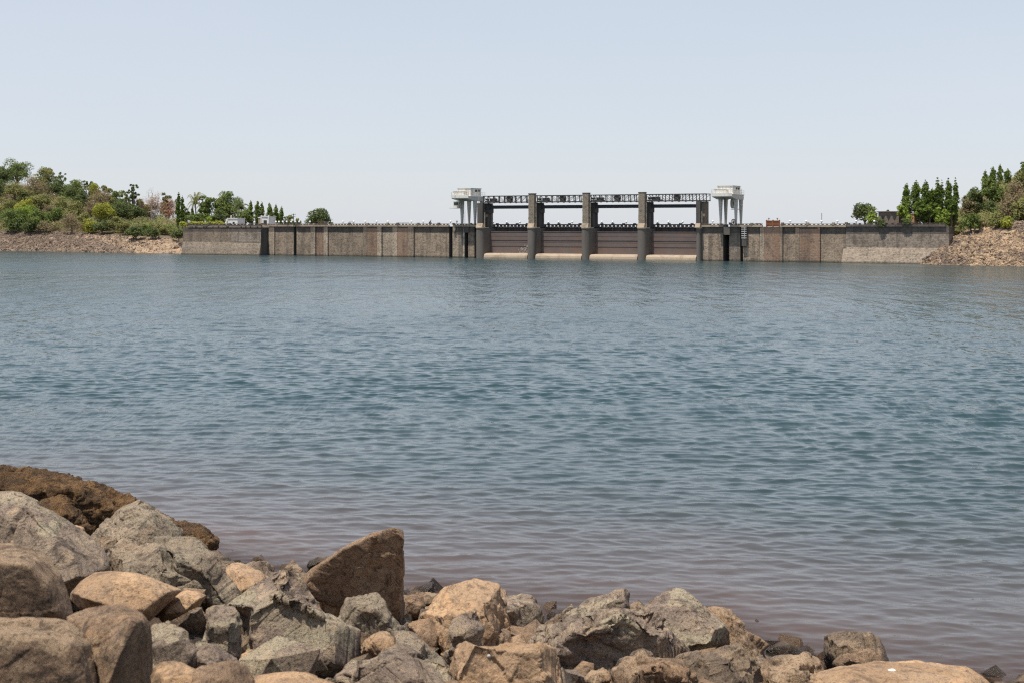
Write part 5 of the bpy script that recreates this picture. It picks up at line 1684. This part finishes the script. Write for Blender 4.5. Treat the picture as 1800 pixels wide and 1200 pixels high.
def finish_rocks():
    bpy.context.view_layer.update()
    dg = bpy.context.evaluated_depsgraph_get()
    for o, s, amp, rnd, strata, seed, mat, ydir, fac in ROCKS:
        me = bpy.data.meshes.new_from_object(o.evaluated_get(dg))
        o.modifiers.clear()
        n_ = len(me.vertices)
        co = np.empty(n_ * 3, np.float32); me.vertices.foreach_get('co', co); co = co.reshape(-1, 3).astype(float)
        ed = np.empty(len(me.edges) * 2, np.int32); me.edges.foreach_get('vertices', ed); ed = ed.reshape(-1, 2)
        deg = np.bincount(ed.ravel(), minlength=n_).astype(float)[:, None]
        for _ in range(rnd):
            acc = np.zeros_like(co)
            for c_ in range(3):
                acc[:, c_] = np.bincount(ed[:, 0], co[ed[:, 1], c_], n_) + np.bincount(ed[:, 1], co[ed[:, 0], c_], n_)
            co = 0.4 * co + 0.6 * acc / deg
        me.vertices.foreach_set('co', co.astype(np.float32).ravel()); me.update()
        rs = np.random.default_rng(seed)
        def normals():
            me.vertices.foreach_set('co', co.astype(np.float32).ravel()); me.update()
            q_ = np.empty(n_ * 3, np.float32); me.vertex_normals.foreach_get('vector', q_)
            return q_.reshape(-1, 3).astype(float)
        fk = max(0.0, 1.0 - (rnd - 2) * 0.16) * min(amp, 1.1) * fac
        fk_ = min(1.0, max(0.12, 1.1 - (rnd - 2) * 0.2))
        for K, st, lim in ((13, min(0.96, 1.0 * fk), 0.15), (48, min(0.9, 0.9 * fk), 0.045), (220, 0.75 * fk, 0.014)):
            nv = normals()
            sd = rs.integers(0, n_, K)
            wv = co + 0.05 * s * np.stack([fbm(co / (0.16 * s) + seed * 3.1 + q, 3, q + K) for q in (4, 5, 6)], -1)
            D2 = ((wv[:, None, :] - co[sd][None]) ** 2).sum(-1)
            # stay with facets that look the same way
            D2 = D2 * (1.0 + 2.0 * np.clip(1 - nv @ nv[sd].T, 0, 2))
            near = D2.argmin(1)
            pn = nv[sd] + rs.normal(0, 0.16, (K, 3)); pn /= np.linalg.norm(pn, axis=1)[:, None]
            h_ = ((co[sd][near] - co) * pn[near]).sum(1)
            co = co + pn[near] * (np.clip(h_, -lim * s, lim * s) * st)[:, None]
        for _ in range(1):
            acc = np.zeros_like(co)
            for c_ in range(3):
                acc[:, c_] = np.bincount(ed[:, 0], co[ed[:, 1], c_], n_) + np.bincount(ed[:, 1], co[ed[:, 0], c_], n_)
            co = 0.72 * co + 0.28 * acc / deg
        me.vertices.foreach_set('co', co.astype(np.float32).ravel()); me.update()
        nr = np.empty(n_ * 3, np.float32); me.vertex_normals.foreach_get('vector', nr); nr = nr.reshape(-1, 3).astype(float)
        off = seed * 7.31
        wob = co + 0.04 * s * np.stack([fbm(co / (0.3 * s) + off + q, 2, q) for q in (1, 2, 3)], -1)
        d = 0.010 * s * fbm(co / (0.4 * s) + off, 4, seed)
        rg_ = fbm(wob / (0.26 * s) + off, 4, seed + 3, True)
        d += 0.011 * s * (rg_ - 0.62)
        d += 0.010 * s * fbm(co / (0.10 * s) + off, 5, seed + 5)
        # stepped chips: broken flat facets
        q = vnoise(wob / (0.33 * s) + off * 2, seed + 7) * 5
        d += (0.016 if strata else 0.006) * s * (np.floor(q) + smooth((q - np.floor(q) - 0.8) / 0.2)) / 2.5
        # fractures: blocks that sit a little proud or sunk, with open joints between
        if not mat.name.startswith('weedy'):
            for K, dep, stp, tl in ((9, 0.020, 0.012, 0.10), (30, 0.007, 0.004, 0.05)):
                sd = rs.integers(0, n_, K)
                wv = co * np.array([1, 1, 1.4]) + 0.05 * s * np.stack([fbm(co / (0.2 * s) + seed * 1.7 + q, 4, q + K) for q in (7, 8, 9)], -1)
                ss_ = wv[sd] + rs.normal(0, 0.03 * s, (K, 3))
                D2 = np.sqrt(((wv[:, None, :] - ss_[None]) ** 2).sum(-1))
                o2 = np.partition(D2, 1, axis=1)
                e_ = o2[:, 1] - o2[:, 0]
                cell = D2.argmin(1)
                tilt = rs.normal(0, tl, (K, 3))
                d += (rs.normal(0, stp, K)[cell] * s + ((co - co[sd][cell]) * tilt[cell]).sum(1).clip(-0.022 * s, 0.022 * s) - dep * s * np.exp(-(e_ / (0.012 * s)) ** 2)) * fk_ * min(1.0, fac * 1.6)
        if mat.name.startswith('weedy'):
            d += 0.075 * s * (fbm(co / (0.085 * s) + off, 4, seed + 30, True) - 0.55)
        if strata:
            dv = np.array(ydir if ydir else (0.25, 0.1, 1.0)); dv = dv / np.linalg.norm(dv)
            ph = (wob @ dv) / (0.10 * s) + 1.6 * fbm(co / (0.4 * s), 2, seed + 20)
            d += strata * 0.022 * s * (np.abs((ph % 1.0) * 2 - 1) ** 0.7 - 0.5)
        co = co + nr * (d * amp * (1.0 if strata or mat.name.startswith('weedy') else 0.62))[:, None]
        me.vertices.foreach_set('co', co.astype(np.float32).ravel())
        me.polygons.foreach_set('use_smooth', np.ones(len(me.polygons), dtype=bool))
        me.materials.clear(); me.materials.append(mat)
        me.update()
        old = o.data; o.data = me; me.name = o.name
        bpy.data.meshes.remove(old)


R = rock
R('weedy_boulder', 'long brown weed covered boulder at the water edge, farthest along the shore', [(-60, 826), (0, 829), (40, 827), (75, 832), (120, 839), (160, 848), (200, 866), (242, 884), (275, 905), (312, 928), (330, 950), (240, 965), (150, 955), (60, 955), (-60, 950)], 945, 'weedy', 0.5, amp=1.2, rnd=3, fac=0.2)
R('weedy_boulder', 'smaller orange brown weed covered hump below the long weedy boulder', [(68, 884), (95, 876), (120, 882), (150, 905), (163, 935), (150, 965), (90, 950), (70, 910)], 965, 'weedy', 0.5, amp=1.3, rnd=4)
R('boulder', 'brown wet edged boulder with a low tail reaching into the water', [(285, 935), (302, 921), (330, 921), (355, 930), (372, 944), (384, 949), (374, 972), (340, 980), (300, 970)], 978, 'weedy', 0.45, rnd=4)
R('boulder', 'grey wrinkled triangular rock in front of the weedy boulders', [(160, 945), (195, 915), (228, 896), (262, 887), (290, 904), (305, 928), (313, 950), (300, 985), (240, 1000), (185, 1000), (165, 970)], 1000, 'greygreen', 0.5, amp=0.6, rnd=1, strata=0.4, ydir=(0.8, 0, 0.6))
R('boulder', 'huge pale grey boulder sloping down from the edge of the view', [(-60, 862), (0, 866), (38, 864), (55, 876), (78, 892), (110, 922), (150, 944), (172, 965), (188, 992), (186, 1022), (140, 1060), (60, 1070), (-60, 1070)], 1055, 'grey', 0.45, (0.62, 0.5), amp=0.7, rnd=5)
R('boulder', 'blurred rounded brown boulder on top of the pile at the lower corner', [(-70, 962), (-20, 956), (20, 953), (52, 962), (85, 980), (108, 1010), (122, 1052), (130, 1090), (90, 1130), (10, 1140), (-70, 1130)], 1185, 'brown', 0.55, (0.62, 0.2), amp=0.9, rnd=8)
R('boulder', 'blurred lumpy brown boulder carrying the rounded one at the lower corner', [(-70, 1085), (-10, 1092), (60, 1090), (118, 1092), (148, 1122), (166, 1170), (172, 1240), (150, 1330), (-70, 1330)], 1290, 'brown', 0.5, (0.66, 0.15), amp=1.0, rnd=6)
R('boulder', 'blurred block with a sunlit top and dark shaded end face', [(120, 1080), (160, 1070), (205, 1068), (240, 1075), (258, 1098), (266, 1150), (268, 1230), (262, 1320), (150, 1320), (142, 1180)], 1280, 'brown', 0.5, (0.7, 0.1), amp=0.55, rnd=5, extra=[(240, 1090, -0.75), (205, 1160, -1.0), (180, 1230, -1.1)])
R('boulder', 'smooth tan slab lying on the grey rocks', [(124, 1046), (145, 1022), (168, 1006), (205, 1003), (240, 1007), (285, 1022), (322, 1036), (300, 1052), (272, 1070), (262, 1092), (225, 1088), (150, 1075)], 1110, 'tan', 0.75, (0.72, 0.35), amp=0.35, rnd=4)
R('boulder', 'small smooth almond shaped tan stone wedged beside the tan slab', [(276, 1082), (290, 1060), (318, 1038), (345, 1035), (364, 1045), (352, 1062), (322, 1078), (288, 1096)], 1112, 'tan', 0.6, (0.7, 0.2), amp=0.35, rnd=5)
R('boulder', 'grey green angular rock with a notched corner behind the tan slab', [(194, 985), (205, 962), (222, 955), (258, 962), (300, 985), (350, 1010), (390, 1035), (370, 1075), (260, 1075), (200, 1040)], 1065, 'greygreen', 0.5, (0.6, 0.4), amp=0.7, rnd=1, fac=1.2)
R('boulder', 'broad grey green slab leaning down behind the almond stone', [(268, 950), (292, 944), (332, 955), (358, 970), (383, 988), (398, 1025), (414, 1058), (420, 1090), (370, 1095), (320, 1040), (285, 990)], 1075, 'greygreen', 0.5, (0.6, 0.4), amp=0.7, rnd=1, fac=1.2)
R('boulder', 'rounded orange tan stone between the leaning slab and the grey ledge', [(388, 1002), (408, 992), (438, 993), (456, 1004), (476, 1014), (470, 1035), (430, 1055), (405, 1048)], 1045, 'tan', 0.6, (0.66, 0.3), amp=0.6, rnd=4)
R('boulder', 'large jagged grey ledge filling the middle of the pile', [(398, 1075), (415, 1045), (445, 1022), (484, 1005), (508, 1012), (540, 1038), (575, 1075), (612, 1115), (645, 1150), (640, 1200), (560, 1225), (450, 1220), (405, 1170)], 1150, 'grey', 0.42, (0.62, 0.45), amp=1.15)
R('boulder', 'cracked grey block under the almond stone', [(262, 1115), (280, 1100), (310, 1098), (332, 1118), (350, 1165), (342, 1195), (270, 1195)], 1190, 'grey', 0.5, amp=1.0)
R('boulder', 'chunky grey block with a dark cleft next to the jagged ledge', [(362, 1080), (385, 1066), (412, 1072), (425, 1110), (418, 1160), (380, 1165), (358, 1130)], 1175, 'grey', 0.5, amp=1.1)
R('boulder', 'small square grey block at the foot of the cleft', [(332, 1150), (350, 1125), (378, 1135), (405, 1160), (420, 1195), (400, 1215), (345, 1210)], 1205, 'grey', 0.5, amp=1.0)
R('peaked_rock', 'tall pointed brown rock rising like a fin above the water', [(526, 1022), (560, 995), (606, 961), (650, 940), (692, 926), (706, 930), (709, 945), (707, 1010), (706, 1092), (690, 1110), (640, 1090), (590, 1070), (545, 1046)], 1104, 'brown', 0.42, (0.93, 0.10), amp=0.8, rnd=1, lean=-0.9, fac=0.22)
R('boulder', 'two tan cobbles tucked under the pointed rock', [(560, 1055), (575, 1044), (600, 1048), (612, 1068), (604, 1092), (575, 1088)], 1090, 'tan', 0.6, amp=1.0, rnd=3)
R('boulder', 'upright grey green slab with vertical streaks before the pointed rock', [(596, 1085), (606, 1060), (612, 1047), (635, 1054), (652, 1058), (664, 1052), (688, 1080), (708, 1105), (716, 1150), (690, 1175), (620, 1165)], 1160, 'greygreen', 0.35, (0.66, 0.3), amp=0.7, strata=0.8, ydir=(1, 0, 0.15))
R('boulder', 'small layered tan stone lying against the streaked slab', [(636, 1140), (648, 1115), (672, 1110), (698, 1116), (706, 1142), (700, 1162), (645, 1165)], 1185, 'tan', 0.55, amp=0.8, strata=1.0, rnd=3)
R('boulder', 'sloping grey rock descending from the streaked slab toward the tan block', [(690, 1110), (715, 1108), (745, 1140), (780, 1170), (800, 1205), (760, 1225), (700, 1190)], 1195, 'greygreen', 0.5, (0.65, 0.3), amp=0.7)
R('boulder', 'rough pitted dark grey ledge in the lower middle', [(590, 1190), (620, 1165), (672, 1152), (720, 1155), (765, 1172), (800, 1200), (800, 1270), (590, 1270)], 1235, 'grey', 0.5, (0.65, 0.3), amp=1.5)
R('boulder', 'small brown block beside the pointed rock with a dark hollow beneath', [(700, 1062), (708, 1047), (735, 1045), (748, 1062), (740, 1090), (705, 1095)], 1085, 'brown', 0.6, (0.62, 0.1), amp=0.9)
R('boulder', 'low flat brown stone at the waterline behind the big brown boulder', [(726, 1046), (745, 1040), (778, 1043), (790, 1055), (770, 1068), (735, 1066)], 1064, 'brown', 0.5, rnd=3)
R('boulder', 'big rounded golden brown boulder with a dark broken shoulder', [(738, 1090), (752, 1066), (785, 1044), (815, 1031), (856, 1030), (880, 1045), (887, 1080), (884, 1115), (862, 1150), (810, 1165), (768, 1160), (745, 1130)], 1140, 'tan', 0.5, (0.6, 0.35), amp=1.0, rnd=3)
R('boulder', 'grey encrusted rock leaning on the front of the golden boulder', [(786, 1165), (792, 1110), (810, 1082), (838, 1066), (848, 1100), (842, 1150), (815, 1180)], 1170, 'grey', 0.35, amp=1.3)
R('boulder', 'angular brown block with a shadowed end left of the golden boulder', [(716, 1098), (735, 1090), (762, 1088), (774, 1112), (768, 1145), (738, 1135)], 1140, 'brown', 0.55, amp=0.8)
R('boulder', 'upright pale grey rock behind the golden boulder at the water', [(878, 1060), (895, 1045), (925, 1045), (946, 1060), (948, 1085), (938, 1120), (905, 1140), (882, 1110)], 1120, 'grey', 0.5, amp=0.8)
R('boulder', 'small cracked brown stone below the golden boulder', [(842, 1125), (852, 1106), (872, 1100), (895, 1112), (900, 1135), (880, 1150), (850, 1148)], 1150, 'brown', 0.55, amp=0.8, rnd=3)
R('boulder', 'little tan stone between the cracked stone and the broad slab', [(888, 1140), (898, 1122), (918, 1113), (928, 1132), (925, 1152), (900, 1158)], 1155, 'tan', 0.55, amp=0.6, rnd=3)
R('boulder', 'dark crusty slanting rock at the water edge', [(922, 1138), (940, 1108), (972, 1086), (1000, 1069), (1012, 1074), (1012, 1088), (985, 1115), (950, 1145)], 1125, 'dark', 0.5, amp=1.5)
R('boulder', 'grey wedge shaped rock with a raised tip and dark broken end', [(1004, 1098), (1014, 1068), (1040, 1052), (1055, 1048), (1080, 1040), (1102, 1034), (1107, 1052), (1106, 1078), (1070, 1105), (1020, 1112)], 1105, 'grey', 0.4, (0.6, 0.5), amp=0.7)
R('boulder', 'blurred square tan boulder with a sunlit rim at the bottom edge', [(800, 1180), (808, 1142), (825, 1132), (848, 1138), (868, 1150), (905, 1148), (955, 1132), (968, 1145), (980, 1200), (988, 1290), (800, 1290)], 1290, 'tan', 0.5, (0.8, 0.12), amp=1.3, rnd=4)
R('boulder', 'broad cracked brown grey slab stretching to the bottom edge', [(935, 1145), (960, 1118), (1000, 1095), (1040, 1084), (1085, 1077), (1130, 1080), (1170, 1100), (1198, 1130), (1192, 1160), (1150, 1190), (1080, 1225), (990, 1230), (950, 1190)], 1170, 'grey', 0.42, (0.64, 0.4), amp=1.1, strata=0.7, ydir=(0.3, 0, 1))
R('boulder', 'large clean grey boulder overhanging on the broad slab', [(1118, 1085), (1140, 1062), (1166, 1036), (1195, 1039), (1225, 1058), (1252, 1080), (1278, 1098), (1281, 1118), (1268, 1134), (1235, 1145), (1196, 1148), (1150, 1120)], 1150, 'grey', 0.55, (0.66, 0.25), amp=0.6, rnd=3)
R('boulder', 'layered brown splintered rock at the bottom edge', [(1082, 1215), (1092, 1172), (1115, 1158), (1160, 1158), (1200, 1165), (1216, 1182), (1212, 1250), (1085, 1250)], 1230, 'brown', 0.5, (0.66, 0.25), amp=1.1, strata=1.6, ydir=(0.15, 0, 1))
R('boulder', 'small orange brown stone in the gap by the splintered rock', [(1028, 1195), (1040, 1180), (1062, 1174), (1078, 1190), (1070, 1212), (1040, 1212)], 1220, 'brown', 0.55, amp=0.8)
R('boulder', 'brown rock sliding into the water behind the clean grey boulder', [(1245, 1085), (1262, 1068), (1285, 1078), (1310, 1105), (1340, 1128), (1352, 1155), (1345, 1190), (1290, 1195), (1260, 1150)], 1160, 'brown', 0.5, amp=1.1)
R('boulder', 'dark rough rock in the shade of the clean grey boulder', [(1190, 1185), (1210, 1160), (1250, 1145), (1290, 1143), (1325, 1155), (1340, 1190), (1335, 1260), (1195, 1260)], 1215, 'dark', 0.5, amp=1.2)
R('boulder', 'brown pitted rock at the bottom edge next to the tan flat slab', [(1322, 1205), (1345, 1182), (1375, 1165), (1405, 1154), (1430, 1162), (1452, 1182), (1448, 1255), (1325, 1260)], 1225, 'brown', 0.5, amp=1.2)
R('boulder', 'smooth dark olive stone lying at the waterline', [(1346, 1160), (1362, 1152), (1390, 1149), (1408, 1154), (1402, 1170), (1370, 1178), (1350, 1174)], 1172, 'dark', 0.55, amp=0.4, rnd=5)
R('boulder', 'dark two headed rock standing alone in the water', [(1452, 1148), (1453, 1122), (1468, 1110), (1488, 1112), (1500, 1124), (1525, 1126), (1548, 1131), (1557, 1146), (1556, 1172), (1500, 1182), (1460, 1176)], 1172, 'dark', 0.5, amp=1.0, strata=0.5, ydir=(0.9, 0, 0.4))
R('boulder', 'low brown rock in front of the two headed water rock', [(1464, 1172), (1480, 1156), (1505, 1146), (1535, 1144), (1556, 1162), (1548, 1185), (1480, 1188)], 1186, 'brown', 0.5, amp=1.3)
R('boulder', 'blurred wide flat tan slab with a crack and a white spot', [(1428, 1215), (1440, 1190), (1482, 1171), (1550, 1162), (1620, 1160), (1690, 1170), (1728, 1186), (1752, 1212), (1760, 1290), (1430, 1290)], 1275, 'tan', 0.55, (0.8, 0.3), amp=0.45, rnd=5, lean=2.2)
R('boulder', 'blurred pale tan boulder low beside the shaded block', [(262, 1200), (268, 1172), (290, 1160), (322, 1164), (350, 1180), (378, 1205), (380, 1290), (265, 1290)], 1270, 'tan', 0.5, amp=0.5, rnd=6)
R('boulder', 'blurred brown boulder in the middle of the bottom row', [(296, 1240), (318, 1190), (355, 1168), (400, 1162), (430, 1170), (446, 1195), (455, 1250), (450, 1310), (300, 1310)], 1290, 'brown', 0.5, amp=0.6, rnd=6)
R('boulder', 'blurred golden boulder under the jagged ledge', [(436, 1250), (448, 1192), (480, 1184), (515, 1181), (560, 1190), (600, 1204), (640, 1230), (640, 1300), (440, 1300)], 1285, 'tan', 0.5, amp=0.6, rnd=6)
R('boulder', 'small wet dark stone awash beside the orange tan stone', [(430, 1000), (440, 988), (460, 985), (476, 994), (474, 1008), (440, 1010)], 1008, 'dark', 0.5, amp=1.2)
R('boulder', 'low wet stone awash behind the foot of the pointed rock', [(540, 992), (552, 983), (580, 979), (600, 985), (596, 1000), (550, 1004)], 1001, 'dark', 0.5, amp=1.2)
R('boulder', 'dark reddish stone at the waterline under the fin of the pointed rock', [(505, 1018), (518, 1008), (540, 1008), (552, 1020), (540, 1034), (512, 1034)], 1032, 'dark', 0.5, amp=1.2)
R('boulder', 'dark wet rock at the lower corner of the view in the water', [(1776, 1205), (1784, 1190), (1805, 1183), (1840, 1188), (1850, 1215), (1800, 1225), (1780, 1220)], 1212, 'dark', 0.5, amp=1.2)
R('boulder', 'small pale stone lodged between the huge grey boulder and the triangular rock', [(112, 930), (125, 921), (145, 925), (152, 940), (140, 950), (118, 945)], 985, 'tan', 0.6, amp=0.6, rnd=3)
R('boulder', 'dark crevice stone beneath the triangular rock', [(160, 960), (180, 945), (205, 950), (215, 975), (200, 1010), (170, 1005)], 1015, 'dark', 0.5, amp=1.2)
finish_rocks()


def spot(parent_label, px, py, r_):
    """bird dropping on the top of a boulder"""
    o = [q[0] for q in ROCKS if q[0]['label'] == parent_label][0]
    org = Vector((0, 0, CAMZ)); d = Vector(((px - CX) / F, 1, -(py - HY) / F)).normalized()
    hit, loc, nrm, _ = o.ray_cast(org - o.location, d)
    if not hit: return
    rg = np.random.default_rng(int(px))
    V = [(0, 0, 0.012)]
    for k in range(12):
        a = 2 * math.pi * k / 12; q = r_ * rg.uniform(0.7, 1.2)
        V.append((q * math.cos(a), q * math.sin(a) * 0.7, -0.004))
    me = mesh_of('bird_dropping', V, [np.array([[0, 1 + k, 1 + (k + 1) % 12] for k in range(12)])], True)
    s_ = link('bird_dropping', me, M['chalk'], o, loc + nrm * 0.006)
    s_.rotation_euler = nrm.to_track_quat('Z', 'Y').to_euler()


spot('blurred wide flat tan slab with a crack and a white spot', 1568, 1177, 0.05)
spot('blurred square tan boulder with a sunlit rim at the bottom edge', 860, 1152, 0.03)

# rubble between the boulders
rng = np.random.default_rng(9)
n_ = 650
px = rng.uniform(-80, 1400, n_)
t_ = rng.uniform(0.2, 13, n_)
Y = ys_at(px) - t_
pos = np.stack([(px - CX) / F * Y, Y, bank_z(px, Y) + 0.02], -1)
size = rng.lognormal(-1.75, 0.6, n_).clip(0.05, 0.5)
pick = rng.choice(4, n_, p=[0.28, 0.07, 0.33, 0.32])
tag(stones('rubble', pos, size, ['brown', 'tan', 'grey', 'dark'], rng, 1, pick=pick), kind='stuff')


# stones under and just breaking the shallow water
n_ = 420
px = rng.uniform(330, 1780, n_)
t_ = rng.uniform(-1.6, 0.3, n_)
Y = ys_at(px) - t_
pos = np.stack([(px - CX) / F * Y, Y, bank_z(px, Y) + 0.0], -1)
tag(stones('shallow_stones', pos, rng.lognormal(-1.9, 0.5, n_).clip(0.05, 0.32), ['brown', 'dark'], rng, 1, pick=rng.choice(2, n_, p=[0.45, 0.55])), kind='stuff')
